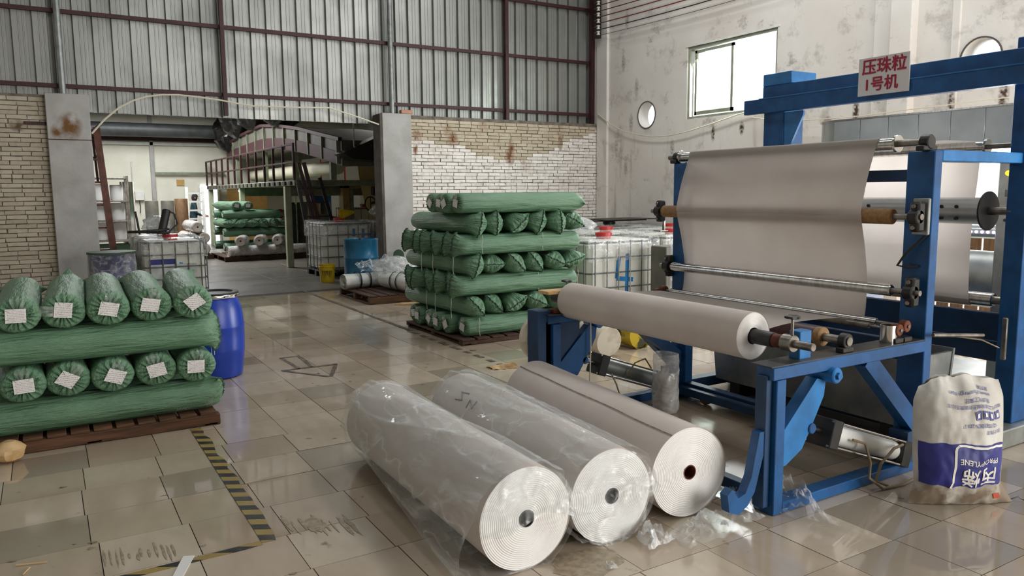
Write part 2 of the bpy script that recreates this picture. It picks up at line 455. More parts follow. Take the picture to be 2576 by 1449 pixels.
M['bag_white'] = mat('bag_white_print', '#e2ded4', None, .6)
M['bag_red'] = mat('bag_red_print', '#b24a34', None, .6)
M['white_paint'] = mat('white_paint', '#e4e4df', '#d5d5cf', .5)
M['cream_paint'] = mat('pale_green_paint', '#8f967f', '#787f69', .55, scale=5)
M['pale_post'] = mat('pale_cream_green_paint', '#bcc2a6', '#a9af92', .5, scale=5)
M['maroon'] = mat('maroon_panel', '#4d242b', '#3d1b21', .5, scale=6)
M['grey_panel'] = mat('grey_panel', '#79756b', '#625f56', .55, scale=4)
M['duct_grey'] = mat('dull_grey_duct', '#55585a', '#464948', .5, .3, scale=4)
M['ochre'] = mat('ochre_steel', '#b4975a', '#9c814b', .55, scale=5)
M['black_film'] = mat('black_wrap', '#141414', '#232323', .18, scale=9, bmp=.9, bscale=9)
M['glass'] = mat_film('green_tinted_glass', (.93, 1, .95, 1), .02, .0, 3, .05, 0)
M['alu'] = mat('greenish_aluminium', '#b5bba8', '#9fa592', .4, .4)
M['cable_white'] = mat('cream_cable', '#d8d2bd', None, .5)
M['cable_red'] = mat('red_cable', '#6d2420', None, .5)
M['cable_black'] = mat('black_cable', '#1d1d22', None, .5)
M['hose'] = mat('brown_air_hose', '#7b6a4e', None, .4)
M['porcelain'] = mat('porcelain', '#d4d0c8', None, .3)
M['brown_wood'] = mat('brown_wood_panel', '#8a6a4a', '#6b4f35', .6, scale=4, stretch=(1, 8, 1))
M['skin'] = mat('skin', '#b98a6c', None, .6)
M['teal_shirt'] = mat('dark_teal_cloth', '#1d3f47', '#173238', .85)
M['dark_cloth'] = mat('dark_cloth', '#26262c', None, .9)
M['steel_can'] = mat('yellow_tin', '#c2a51e', '#3d3a22', .35, .2, scale=9, lo=.5, hi=.6)
M['hazard'] = mat_hazard()
M['old_tape'] = mat('worn_dark_tape', '#4a4036', '#746652', .6, scale=14, lo=.45, hi=.6, coord='World')
M['stain'] = mat('dried_spill', '#8f806a', '#aa9a83', .4, scale=26, lo=.4, hi=.6, coord='World')
M['dirt_mark'] = mat('brown_scuff', '#5a4e3e', '#8f806a', .6, scale=45, lo=.4, hi=.6, coord='World')
def emit(name, c, s):
    m, nt, b = nodes_of(name); b.inputs['Base Color'].default_value = lin(c); b.inputs['Emission Color'].default_value = lin(c); b.inputs['Emission Strength'].default_value = s
    return m
M['led'] = emit('led_strip', '#cfc4ff', 9.0)
M['lamp_yellow'] = emit('yellow_pilot_lamp', '#ffc018', 2.5)
M['lamp_red'] = emit('red_pilot_lamp', '#ff3a2a', 2.0)
M['lamp_green'] = emit('green_pilot_lamp', '#30d080', 2.0)
M['under_deck_fill'] = emit('under_deck_fill_tube', '#fff6e8', 14.0)  # glow of the added lamp under the platform
M['tube_light'] = emit('fluorescent_tube', '#fff4ea', 5.0)
# ================================================================== the building
YW, XW, ZC = 12.8, 9.83, 6.8
def spots(nt, b, lst, color, amt=.8, nscale=14):
    src = b.inputs['Base Color'].links[0].from_socket
    g = N(nt, 'ShaderNodeNewGeometry'); tot = None
    for (x, y, z, rx, ry, rz) in lst:
        v = N(nt, 'ShaderNodeVectorMath'); v.operation = 'SUBTRACT'; nt.links.new(g.outputs['Position'], v.inputs[0]); v.inputs[1].default_value = (x, y, z)
        w = N(nt, 'ShaderNodeVectorMath'); w.operation = 'DIVIDE'; nt.links.new(v.outputs[0], w.inputs[0]); w.inputs[1].default_value = (rx, ry, rz)
        l = N(nt, 'ShaderNodeVectorMath'); l.operation = 'LENGTH'; nt.links.new(w.outputs[0], l.inputs[0])
        k = mth(nt, 'SUBTRACT', 1.0, l.outputs['Value'], True)
        tot = k if tot is None else mth(nt, 'MAXIMUM', tot, k)
    f, _ = noise_fac(nt, nscale, 5, 'World', .3, .6)
    fac = mth(nt, 'MULTIPLY', mth(nt, 'MULTIPLY', mth(nt, 'POWER', tot, .7), f), amt*1.5, True)
    nt.links.new(mix(nt, fac, src, lin(color)), b.inputs['Base Color'])
nt = M['plaster'].node_tree; pb = nt.nodes['Principled BSDF']
spots(nt, pb, [(XW, y, z, 1, r, h) for y, z, r, h in ((9.6, 2.60, .05, .16), (8.97, 2.64, .06, .12), (8.1, 2.62, .05, .2), (7.35, 2.60, .09, .10), (6.9, 2.70, .06, .26), (5.55, 2.70, .05, .2), (4.95, 2.72, .07, .3), (4.5, 2.7, .05, .22))], '#4a3524', 1.0, 22)
spots(nt, pb, [(XW, y, z, 1, .07, .2) for y, z in ((11.9, 4.9), (12.0, 4.1), (11.75, 2.95), (12.2, 2.5), (10.6, 2.4), (11.6, 3.6), (11.9, 2.1))], '#6e675f', .6, 30)
nt = M['concrete'].node_tree; pb = nt.nodes['Principled BSDF']
spots(nt, pb, [(.40, YW-.1, 2.62, .17, 1, .22), (.24, YW-.1, 2.54, .09, 1, .12)], '#6e4a22', .95, 9)
for k in ('brick', 'brick_raw'):
    nt = M[k].node_tree; pb = nt.nodes['Principled BSDF']
    spots(nt, pb, [(5.78, YW, 2.62, .10, 1, .16), (6.5, YW, 2.6, .12, 1, .16), (7.75, YW, 2.42, .09, 1, .24), (7.72, YW, 2.3, .12, 1, .2), (8.9, YW, 2.62, .07, 1, .2), (5.75, YW, 2.5, .06, 1, .25)], '#7a4a22', .95, 8)
nt = M['bag'].node_tree; pb = nt.nodes['Principled BSDF']
spots(nt, pb, [(3.85, 2.05, .03, .5, .5, .16), (4.15, 1.95, .05, .3, .3, .14)], '#7d6d5a', 1.0, 9)
nt = M['brick_left'].node_tree; pb = nt.nodes['Principled BSDF']
spots(nt, pb, [(-.22, YW, 2.62, .12, 1, .10)], '#5d4526', .9, 8)

# ---- floor: slab with recessed joints, tiles laid in rows that drift
TX, TY, X0, Y0 = .4, .3962, .9257, 6.768       # a joint crossing at (X0, Y0)
floor = struct(MB().box(-6, 11, -6, 12.95, -.12, -.006).build('floor', M['grout']))
def tile_mb(w, d, z=0.0):
    g, c = .0022, .0016
    a = [(-w/2+g, -d/2+g), (w/2-g, -d/2+g), (w/2-g, d/2-g), (-w/2+g, d/2-g)]
    t = [(-w/2+g+c, -d/2+g+c), (w/2-g-c, -d/2+g+c), (w/2-g-c, d/2-g-c), (-w/2+g+c, d/2-g-c)]
    return [(x, y, -.008+z) for x, y in a]+[(x, y, z) for x, y in a]
TF = [(0, 1, 5, 4), (1, 2, 6, 5), (2, 3, 7, 6), (3, 0, 4, 7), (4, 5, 6, 7)]
def row_shift(r):                               # r counts rows from Y0 towards the camera
    return 0.0 if r <= 3 else (-.0465 if r <= 6 else -.0248)+.012*math.sin(r*2.1)
tiles = []
for r in range(-16, 32):
    yc = Y0-(r+.5)*TY
    if yc < -5.6 or yc > 12.75: continue
    for c in range(-16, 26):
        xc = X0+(c+.5)*TX+row_shift(r)
        if -5.7 < xc < 10.0: tiles.append((xc, yc))
def to_px(p):
    q = Vector(p)-Vector((0, 0, CAM_H)); z = q.dot(FWD)
    if z < .3: return None
    return 1288+F_PX*q.dot(RGT)/z, 724.5+F_PX*q.dot(DWN)/z, z
seen, rest = [], []
for t in tiles:
    p = to_px((t[0], t[1], 0))
    hid = 1.3 < t[0] < 2.0 and 2.9 < t[1] < 4.4 or t[0] < .9 and t[1] > 5.8
    if p and -60 < p[0] < 2640 and 500 < p[1] < 1530 and not hid: seen.append((p[2], t))
    else: rest.append(t)
seen.sort(); rest += [t for _, t in seen[300:]]
tmesh = []
for k in range(4):
    mb = MB().add(tile_mb(TX, TY, -.0006*k), TF); tmesh.append(mb.mesh('floor_tile', smooth=False)); tmesh[-1].materials.append(M['tile'])
for k, (_, t) in enumerate(seen[:300]):
    o = link('floor_tile', tmesh[random.randrange(4)], None, floor); o.location = (t[0], t[1], 0)
    o.rotation_euler = (0, 0, random.uniform(-.002, .002))
mb = MB()
for t in rest:
    z = -.0006*random.randrange(4); mb.add([(x+t[0], y+t[1], q) for x, y, q in tile_mb(TX, TY, z)], TF)
o = mb.build('floor_tile_field', M['tile'], floor, smooth=False); o['kind'] = 'stuff'
# hall beyond the gate: cast slabs with dark joints
floor2 = struct(MB().box(-3, 9.9, 12.95, 27.2, -.12, -.004).build('floor', M['grout']))
for i in range(5):
    for j in range(6):
        mb = MB().cbox(-3+i*2.58+.01, -3+(i+1)*2.58-.01, 12.95+j*2.35+.01, 12.95+(j+1)*2.35-.01, -.05, 0, .004)
        mb.build('floor_slab', M['concrete_floor'], floor2)

# ---- brick walls
BL, BH, BD = .236, .0515, .11
bmesh_v = []
def brick_mesh(kind, mk):
    mb = MB(); rr = random.Random(kind)
    vs = []
    for x in (-BL/2, BL/2):
        for y in (0, BD):
            for z in (-BH/2, BH/2):
                vs.append((x+rr.uniform(-.006, .006), y+(rr.uniform(-.004, .006) if y == 0 else 0), z+rr.uniform(-.0035, .0035)))
    mb.add(vs, [(0, 1, 3, 2), (4, 6, 7, 5), (0, 4, 5, 1), (2, 3, 7, 6), (0, 2, 6, 4), (1, 5, 7, 3)])
    me = mb.mesh('brick', smooth=False); me.materials.append(M[mk]); return me
BM = {mk: [brick_mesh(k*7+len(mk), mk) for k in range(6)] for mk in ('brick', 'brick_raw', 'brick_left', 'brick_red')}
def brick_wall(wall, x0, x1, ztop, pick, vis):
    out = []
    nc = int(ztop/.0628)
    for c in range(nc):
        z = .0314+c*.0628; x = x0-(.124 if c % 2 else 0)+random.uniform(-.02, .02)
        while x < x1:
            w = BL*random.choice((1, 1, 1, 1, .5 if c % 3 == 0 else 1))
            xa, xb = max(x, x0), min(x+w, x1)
            if xb-xa > .05: out.append(((xa+xb)/2, z+random.uniform(-.003, .003), (xb-xa)/BL))
            x += w+.011
    shown = [b for b in out if vis(b)]
    shown.sort(key=lambda b: b[0]-b[1]*.2); ids = set(id(b) for b in shown[:300])
    rest = MB(); rest2 = {}
    for b in out:
        mk = pick(b[0], b[1]); me = random.choice(BM[mk]); dy = random.uniform(-.006, .004)
        if id(b) in ids:
            o = link('brick', me, None, wall); o.location = (b[0], YW+dy, b[1]); o.scale = (b[2], 1, 1)
        else:
            k = rest2.setdefault(mk, MB()); k.add([(v.co.x*b[2]+b[0], v.co.y+YW+dy, v.co.z+b[1]) for v in me.vertices], [tuple(p.vertices) for p in me.polygons])
    for mk, k in rest2.items():
        o = k.build('brick_courses', M[mk], wall, smooth=False); o['kind'] = 'stuff'
wl = struct(MB().box(-4.2, .14, YW+.012, YW+.22, 0, 3.05).build('wall_back_left', M['mortar']))
brick_wall(wl, -1.7, .12, 3.05, lambda x, z: 'brick_left', lambda b: b[0] > -.5)
wr = struct(MB().box(5.62, XW, YW+.012, YW+.22, 0, 3.01).build('wall_back_right', M['mortar']))
def pick_r(x, z):
    if z > 2.62-.34*math.exp(-((x-7.7)/1.2)**2)+.06*fbm(x*2, z*2)+.25*max(0, x-8.7): return 'brick_raw'
    return 'brick_red' if random.random() < .004 else 'brick'
def vis_r(b):
    p = to_px((b[0], YW, b[1])); return p[1] < 560 and not (1060 < p[0] < 1470 and p[1] > 490)
brick_wall(wr, 5.64, XW-.01, 3.01, pick_r, vis_r)
MB().cbox(.12, .66, YW-.1, YW+.26, 0, 3.07, .008).build('pillar', M['concrete'], wl)
MB().box(.118, .662, YW-.104, YW-.095, 2.425, 2.437).build('painted_line', M['purlin'], wl)
MB().box(-.15, .12, YW-.02, YW+.0, 2.63, 2.675).build('embedded_rail', M['purlin'], wl)
MB().cbox(5.10, 5.64, YW-.1, YW+.24, 0, 3.02, .008).build('pillar', M['concrete'], wr)
MB().cbox(5.055, 5.10, YW-.09, YW+.24, 0, 3.0, .006).build('pillar_edge', M['concrete_dark'], wr)
MB().cbox(5.5, 5.72, YW+.0, YW+.1, 3.03, 3.1, .01, Matrix.Translation((0, 0, 0))).build('loose_brick', M['brick_red'], wr)

# ---- corrugated cladding above the brickwork, hung on purlins
wu = struct(MB().box(-4.2, XW+.2, YW+.34, YW+.36, 2.86, ZC+.1).build('wall_back_upper', M['galv']))
def sheet_profile():
    p = []
    for k in range(3):
        x = k*.25
        p += [(x, 0), (x+.07, 0), (x+.074, -.006), (x+.086, -.006), (x+.09, 0), (x+.125, 0), (x+.129, -.006), (x+.141, -.006), (x+.145, 0), (x+.172, 0), (x+.182, .06), (x+.238, .06), (x+.2485, 0)]
    p.append((.75, 0)); return p
pr = sheet_profile()
mb = MB(); mb.grid(lambda u, v: (pr[round(u*(len(pr)-1))][0], pr[round(u*(len(pr)-1))][1], 2.86+v*(ZC-2.86)), len(pr)-1, 1)
k0 = len(mb.v); mb.v += [(x, y+.0025, z) for x, y, z in mb.v]; mb.f += [tuple(i+k0 for i in f[::-1]) for f in mb.f]
sh = mb.mesh('cladding_sheet', smooth=False); sh.materials.append(M['cladding'])
for k in range(19):
    o = link('cladding_sheet', sh, None, wu); o.location = (-4.2+k*.75, YW+.27+random.uniform(0, .006), 0)
for z in (3.21, 4.25, 5.29, 6.3):
    MB().box(-4.2, XW, YW+.19, YW+.245, z-.028, z+.028).build('purlin', M['purlin'], wu)
MB().box(2.545, 2.605, YW+.12, YW+.19, 2.88, ZC).build('post', M['purlin'], wu)
MB().box(7.72, 7.79, YW+.12, YW+.19, 3.0, ZC).build('post', M['purlin'], wu)
MB().box(9.74, 9.82, YW+.1, YW+.19, 3.0, ZC).build('post', M['purlin'], wu)
for x, z0 in ((.35, 3.07), (5.37, 3.02)):
    MB().cyl((x, YW+.11, z0), (x, YW+.11, ZC), .045, 14).build('pipe_post', M['pipe'], wu)

# ---- right-hand plaster wall with window, side door and two round openings
openings = [(8.3, 10.25, 2.89, 4.12), (11.02, 11.58, 2.78, 3.34), (4.96, 5.52, 2.92, 3.48), (2.4, 5.5, 0, 2.05)]
ys = sorted({-6, 12.95}.union(*[{a, b} for a, b, _, _ in openings])); zs = sorted({0, ZC}.union(*[{c, d} for _, _, c, d in openings]))
mb = MB()
for i in range(len(ys)-1):
    for j in range(len(zs)-1):
        cy, cz = (ys[i]+ys[i+1])/2, (zs[j]+zs[j+1])/2
        if not any(a < cy < b and c < cz < d for a, b, c, d in openings): mb.box(XW, XW+.24, ys[i], ys[i+1], zs[j], zs[j+1])
for a, b, c, d in openings[1:3]:
    n = 32; cy, cz, R = (a+b)/2, (c+d)/2, .235
    def sq(t):
        x, y = math.cos(t), math.sin(t); s_ = (b-a)/2/max(abs(x), abs(y)); return x*s_, y*s_
    A = [sq(2*PI*k/n+PI/4) for k in range(n)]; B = [(R*math.cos(2*PI*k/n+PI/4), R*math.sin(2*PI*k/n+PI/4)) for k in range(n)]
    mb.rings([[(XW, cy+p, cz+q) for p, q in A], [(XW, cy+p, cz+q) for p, q in B], [(XW+.24, cy+p, cz+q) for p, q in B], [(XW+.24, cy+p, cz+q) for p, q in A]], True, False, False)
wright = struct(mb.build('wall_right', M['plaster'], angle=20))
MB().cbox(XW-.14, XW+.01, 6.06, 6.36, 0, ZC, .01).build('pilaster', M['plaster'], wright)
MB().cbox(XW-.06, XW+.01, 6.36, 6.64, 0, ZC, .008).build('pilaster', M['plaster'], wright)
MB().cbox(XW-.035, XW+.01, 5.50, 5.60, 2.05, ZC, .006).build('pilaster', M['plaster'], wright)
MB().cbox(XW-.05, XW+.01, 12.45, YW-.02, 0, ZC, .008).build('pilaster', M['plaster'], wright)
for a, b, c, d in openings[1:3]:
    cy, cz = (a+b)/2, (c+d)/2
    MB().lathe([(.236, 0), (.255, 0), (.255, .03), (.236, .03)], (XW-.012, cy, cz), (1, 0, 0), 32).build('vent_rim', M['concrete_dark'], wright)
# window
w1 = struct(MB().add([], []).box(XW+.02, XW+.10, 8.3, 10.25, 2.885, 2.93).build('window_1', M['alu']))
MB().box(XW+.02, XW+.10, 8.3, 10.25, 4.07, 4.12).build('window_frame', M['alu'], w1)
MB().box(XW+.02, XW+.10, 10.2, 10.25, 2.93, 4.07).build('window_frame', M['alu'], w1)
MB().box(XW+.02, XW+.10, 8.3, 8.34, 2.93, 4.07).build('window_frame', M['alu'], w1)
mb = MB(); ya, yb, za, zb = 9.22, 10.1, 2.95, 4.05
mb.box(XW+.04, XW+.07, ya, ya+.05, za, zb).box(XW+.04, XW+.07, yb-.05, yb, za, zb).box(XW+.04, XW+.07, ya, yb, za, za+.06).box(XW+.04, XW+.07, ya, yb, zb-.05, zb)
sash = mb.build('sash', M['alu'], w1)
MB().box(XW+.052, XW+.057, ya+.04, yb-.04, za+.05, zb-.04).build('pane', M['glass'], sash)
MB().box(XW+.05, XW+.075, 10.13, 10.17, 2.93, 4.07).build('sash_rail', M['white_paint'], w1)
MB().cbox(XW-.012, XW+.03, 8.26, 10.29, 4.12, 4.15, .004).build('window_trim', M['white_paint'], w1)
d1 = struct(MB().box(XW-.01, XW+.26, 2.36, 2.40, 0, 2.09).build('door_1', M['white_paint']))
MB().box(XW-.01, XW+.26, 5.50, 5.54, 0, 2.09).build('door_frame', M['white_paint'], d1)
MB().box(XW-.01, XW+.26, 2.36, 5.54, 2.05, 2.09).build('door_frame', M['white_paint'], d1)
# ground outside the side door, ceiling and left wall of the hall
struct(MB().box(10.07, 22, -8, 16, -.12, -.01).build('floor', M['concrete_floor']))
mb = MB()
for a, b in ((-6, 1.6), (2.8, 6.6), (7.8, 10.1)): mb.box(a, b, -6, 13.1, ZC, ZC+.08)
for a, b in ((1.6, 2.8), (6.6, 7.8)): mb.box(a, b, -6, -.4, ZC, ZC+.08); mb.box(a, b, 10.8, 13.1, ZC, ZC+.08)
struct(mb.build('ceiling', M['galv'], smooth=False))
struct(MB().box(-6.1, -6, -6, 12.95, 0, ZC).build('wall_left', M['plaster']))
mb = MB().box(-6.1, 4.2, -6.1, -5.9, 0, ZC).box(9.6, XW+.24, -6.1, -5.9, 0, ZC).box(4.2, 9.6, -6.1, -5.9, 4.5, ZC)
struct(mb.build('wall_rear', M['plaster'], smooth=False))

# ---- hall beyond the gate
M['far_plaster'] = mat('pale_far_plaster', '#e6e5d6', '#d2cfbd', .85, scale=1.2, coord='World', lo=.35, hi=.75)
wf = struct(MB().box(-3, 10, 27.0, 27.2, 0, 5).build('wall_far', M['far_plaster']))
MB().cbox(2.98, 3.10, 26.9, 27.0, 0, 4.6, .01).build('pilaster', M['concrete'], wf)
MB().box(-2, 5.2, 26.9, 27.0, 3.22, 3.32).build('ledge', M['white_paint'], wf)
MB().box(-2, 5.2, 26.88, 26.98, 3.36, 3.46).build('dark_rail', M['purlin'], wf)
struct(MB().box(-3.1, -3, 13.1, 27.2, 0, 5).build('wall_far_left', M['far_plaster']))
struct(MB().box(9.9, 10.0, 13.1, 27.2, 0, 5).build('wall_far_right', M['far_plaster']))
struct(MB().box(-3, 9.9, 13.15, 27.2, 4.75, 4.85).build('ceiling', M['black']))
struct(MB().box(-3, 9.9, 25.2, 27.0, 4.22, 4.6).build('trim_1', M['concrete_dark']))
# ================================================================== wrapped goods, pallets, drums, totes
def pallet(name, label, x0, x1, y0, y1, h, m, group=None, boards=7, along='x', deck=None):
    """boards run along `along`; three stringers run across under them"""
    t = thing(name, label, 'pallet', ((x0+x1)/2, (y0+y1)/2, 0), group)
    dk = .022; m2 = deck or m
    for k in range(boards):
        if along == 'x':
            a = y0+(y1-y0)*k/boards; b = y0+(y1-y0)*(k+.82)/boards
            MB().cbox(x0, x1, a, b, h-dk, h-random.uniform(0, .003), .003).build('board', m2, t)
        else:
            a = x0+(x1-x0)*k/boards; b = x0+(x1-x0)*(k+.82)/boards
            MB().cbox(a, b, y0, y1, h-dk, h-random.uniform(0, .003), .003).build('board', m2, t)
    for k in range(3):
        if along == 'x':
            c = x0+(x1-x0)*(.04+.92*k/2); MB().cbox(c-.04, c+.04, y0, y1, .018, h-dk, .004).build('stringer', m, t)
            a = y0+(y1-y0)*(.5+.46*(k-1)); MB().cbox(x0, x1, a-.045, a+.045, 0, .018, .003).build('bottom_board', m, t)
        else:
            c = y0+.045+(y1-y0-.09)*k/2; MB().cbox(x0, x1, c-.045, c+.045, .0 if k == 0 else .018, h-dk, .006).build('stringer', m, t)
            a = x0+(x1-x0)*(.5+.46*(k-1)); MB().cbox(a-.045, a+.045, y0, y1, 0, .018, .003).build('bottom_board', m, t)
    return t

RR, RL = .1225, 1.60          # wrapped roll radius and length
def wrap_body(seed, front, L=RL, R=RR, n=84):
    rr = random.Random(seed); sx = rr.uniform(0, 50); mb = MB(); rings = []
    def rad(t, y): return R*(1+.035*fbm(math.cos(t)*1.6+sx, math.sin(t)*1.6, y*1.1, 2)+.012*fbm(math.cos(t)*5+sx, math.sin(t)*5, y*2.2, 2))
    def ring(y, k, yo=None):
        out = []
        for j in range(n):
            t = 2*PI*j/n; r = rad(t, y)*k
            out.append((math.cos(t)*r, y+(yo(t) if yo else 0), math.sin(t)*r))
        return out
    if front == 'gather':
        ph = [rr.uniform(0, 6.3) for _ in range(3)]
        def pl(t, a): return a*(math.sin(19*t+ph[0]+.8*math.sin(3*t+ph[1]))+.5*math.sin(31*t+ph[2]))
        for k, y, a in ((.05, .016, .0), (.14, .006, .004), (.3, .0, .008), (.5, -.002, .0085), (.7, .0, .0075), (.86, .006, .005), (.95, .018, .003), (.995, .04, .0008)):
            rings.append(ring(y, k, (lambda t, a=a: pl(t, a))))
    elif front == 'tied':
        for s_ in (1.0, .985, .94, .86, .74, .58, .4, .2, 0):
            b = math.sqrt(max(0, 1-s_*s_)); a = 1+.36*s_**4; out = []
            for j in range(n):
                t = 2*PI*j/n; r = rad(t, .1)
                puck = .004*math.sin(j*math.pi)*s_
                px, pz = math.cos(t)*r*a, math.sin(t)*r*max(b, .02)
                fold = .011*s_*(1-s_*.3)*math.sin(26*math.cos(t)+3*math.sin(5*math.cos(t)+seed)) if b > .05 else 0
                yy = .115-.14*s_*(1-.30*abs(math.cos(t))**3)+fold
                out.append((px, yy, pz))
            rings.append(out)
    for y in (.16, .3, .5, .7, .9, 1.1, 1.3, L-.14): rings.append(ring(y, 1))
    if front == 'gather':                         # the far mouth is sewn flat
        for s_ in (.2, .45, .65, .8, .9, .96, 1.0):
            b = math.sqrt(max(0, 1-s_*s_)); a = 1+.36*s_**4; out = []
            for j in range(n):
                t = 2*PI*j/n; r = rad(t, L); out.append((math.cos(t)*r*a, L-.10+.13*s_*(1-.3*abs(math.cos(t))**3), math.sin(t)*r*max(b, .03)))
            rings.append(out)
    else:
        for k, y in ((.985, L-.06), (.93, L-.025), (.8, L-.008), (.5, L), (.1, L+.002)): rings.append(ring(y, k))
    mb.rings(rings); return mb
def label_mb(w=.105, h=.095, y=-.012, dx=0.0):
    return MB().cbox(-w/2+dx, w/2+dx, y-.0012, y, -h/2, h/2, .0004)
def make_roll(kind, seed, label_size=(.105, .095)):
    t = thing('wrapped_roll', 'green wrapped fabric roll', 'fabric roll')
    wrap_body(seed, kind).build('wrapping', M['green'], t, angle=80)
    rr = random.Random(seed+100)
    if kind == 'gather':
        label_mb(*label_size, y=-.009, dx=rr.uniform(-.012, .012)).build('paper_label', M['label'], t, smooth=False)
        mb = MB(); mb.grid(lambda u, v: ((u-.5)*.07, -.0095-.003*math.sin(u*9)*math.sin(v*7), .05+v*.07), 6, 6); mb.build('clear_tape', M['shrink'], t)
    else:
        mb = MB(); sec = []
        for k in range(25):                       # stitched seam: a wavy ridge across the closed mouth
            u = -1+2*k/24; x = u*RR*1.34; y = -.024+.044*abs(u)**3
            wv = .006*math.sin(k*1.9+seed)+.004*math.sin(k*.7)
            hgt = .016+.006*math.sin(k*2.7+seed)
            sec.append([(x, y+.012, wv-.007), (x, y-hgt, wv-.003), (x, y-hgt, wv+.003), (x, y+.012, wv+.007)])
        mb.rings(sec); mb.build('seam', M['green_dark'], t, angle=60)
    return t
PROTO_A = [make_roll('gather', s) for s in (1, 2, 3)]
PROTO_B = [make_roll('tied', s) for s in (11, 12, 13)]
def place(proto, x, y, z, rz, spin, label, group, squash=.87, s=1.03):
    """a copy of the roll, turned about its own axis and pressed flat by the load; each keeps its own wrinkles"""
    T = Matrix.Diagonal((s, 1, squash*s, 1)) @ Matrix.Rotation(spin, 4, 'Y')
    o = thing('wrapped_roll', label, 'fabric roll', (x, y, z), group); o.rotation_euler = (0, 0, rz)
    for ch in proto.children:
        me = ch.data.copy(); me.transform(T); link(ch.name.split('.')[0], me, None, o)
    return o
def hang_string(parent, x, y, z, ln, r=.0025):
    pts = [Vector((x+.006*math.sin(k*1.3), y-.01, z-ln*k/6)) for k in range(7)]
    mb = MB().tube(pts, r, 5); o = link('string', mb.mesh('string'), M['string'], parent); return o

# ---- left foreground stack
g = 'green rolls on the left foreground pallet'
pallet('wooden_pallet', 'long dark wooden pallet under the left foreground stack of green rolls', -.62, .98, 5.68, 7.2, .10, M['wood'], along='y', boards=12)
order = ('leftmost', 'second from the left', 'third from the left', 'fourth from the left', 'rightmost')
for row, (zc, n_) in enumerate(((.440, 'lower'), (.889, 'upper'))):
    for k, x in enumerate((-.19, .06, .32, .585, .845)):
        sp = ((-.05, .6, .42, -.2, .05), (.03, -1.45, .25, .22, -.6))[row][k]
        place(PROTO_A[(k+row) % 3], x, 5.685+.02*(k % 2)+(0, .02)[row], zc+.0015*(k % 2), random.uniform(-.03, .03)-.02*k*row, sp,
              'labelled green roll, %s in the %s row of the left stack' % (order[k], n_), g, s=1.075)
for row, (zc, n_) in enumerate(((.2145, 'bottom'), (.6645, 'third'))):
    for k, y in enumerate((5.83, 6.35, 6.98)):
        o = place(PROTO_B[(k+row) % 3], 1.0, y, zc, PI/2, .9+k+row, 'sideways green roll in the %s layer of the left stack, %s' % (n_, ('nearest the camera', 'in the middle', 'at the rear')[k]), g, s=1.07)
        if k == 0 and row == 1: hang_string(o, .0, .04, -.06, .22); hang_string(o, .06, .01, -.05, .15)
        if k == 0 and row == 0:
            mb = MB()
            def tp(u, v):
                a = 1.9+v*.75; r = RR*1.03+.002*math.sin(u*60+v*9)
                return Vector((-math.sin(a)*r, .06+u*.24, math.cos(a)*r*.9))
            mb.grid(tp, 20, 8); link('clear_tape', mb.mesh('clear_tape'), M['shrink'], o)

# ---- right stack: seven crossed layers
g = 'green rolls in the tall right-hand stack'
pallet('wooden_pallet', 'dark wooden pallet under the tall stack of green rolls beside the winder', 3.74, 5.42, 7.22, 8.72, .07, M['wood_dark'], along='y', boards=9)
ords = ('first', 'second', 'third', 'fourth', 'fifth', 'sixth')
lay = ('bottom', 'second', 'third', 'fourth', 'fifth', 'sixth', 'top')
for L_ in range(7):
    z = .07+.113+L_*.2235
    if L_ % 2 == 0:                                # along X, ends to the left
        n_ = 4 if L_ == 6 else 6
        for k in range(n_):
            y = 7.36+k*(.252 if n_ == 6 else .215)+random.uniform(-.018, .018)+(.02 if L_ == 6 else 0)
            if L_ in (0, 6): pr_, tx = PROTO_A[k % 3], 'labelled green roll facing left, %s from front, %s layer of the right stack'
            else: pr_, tx = PROTO_B[k % 3], 'sewn green roll facing left, %s from front, %s layer of the right stack'
            sp = (.2, -.5, .1, .6, .05, -.2)[k] if L_ in (0, 6) else 1.57+random.uniform(-.35, .35)
            o = place(pr_, 3.77+random.uniform(-.05, .05)-(.03 if L_ in (2, 4) else 0), y, z, -PI/2+random.uniform(-.015, .015), sp, tx % (ords[k], lay[L_]), g)
            if L_ in (2, 4) and k in (0, 2, 3): hang_string(o, .0, .0, -.12, .22)
    else:                                          # along Y, sewn mouths towards the camera
        for k in range(6):
            x = 3.93+k*.2685+random.uniform(-.01, .01)+(.02 if L_ == 5 else 0)
            sp = {5: (1.75, 1.6, -.8, 1.85, 1.5, .55), 3: (1.85, .05, .85, .95, .5, -.3), 1: (.9, .85, -.55, .5, .6, .3)}[L_][k]
            o = place(PROTO_B[(k+L_) % 3], x, 7.27+random.uniform(-.05, .05)-(.05 if k == 0 else 0), z, random.uniform(-.03, .03), sp,
                      'sewn green roll facing camera, %s from left, %s layer of the right stack' % (ords[k], lay[L_]), g)
            if (L_, k) in ((5, 3), (5, 0), (3, 3), (1, 0), (3, 5)): hang_string(o, .02, .0, -.12, .2)

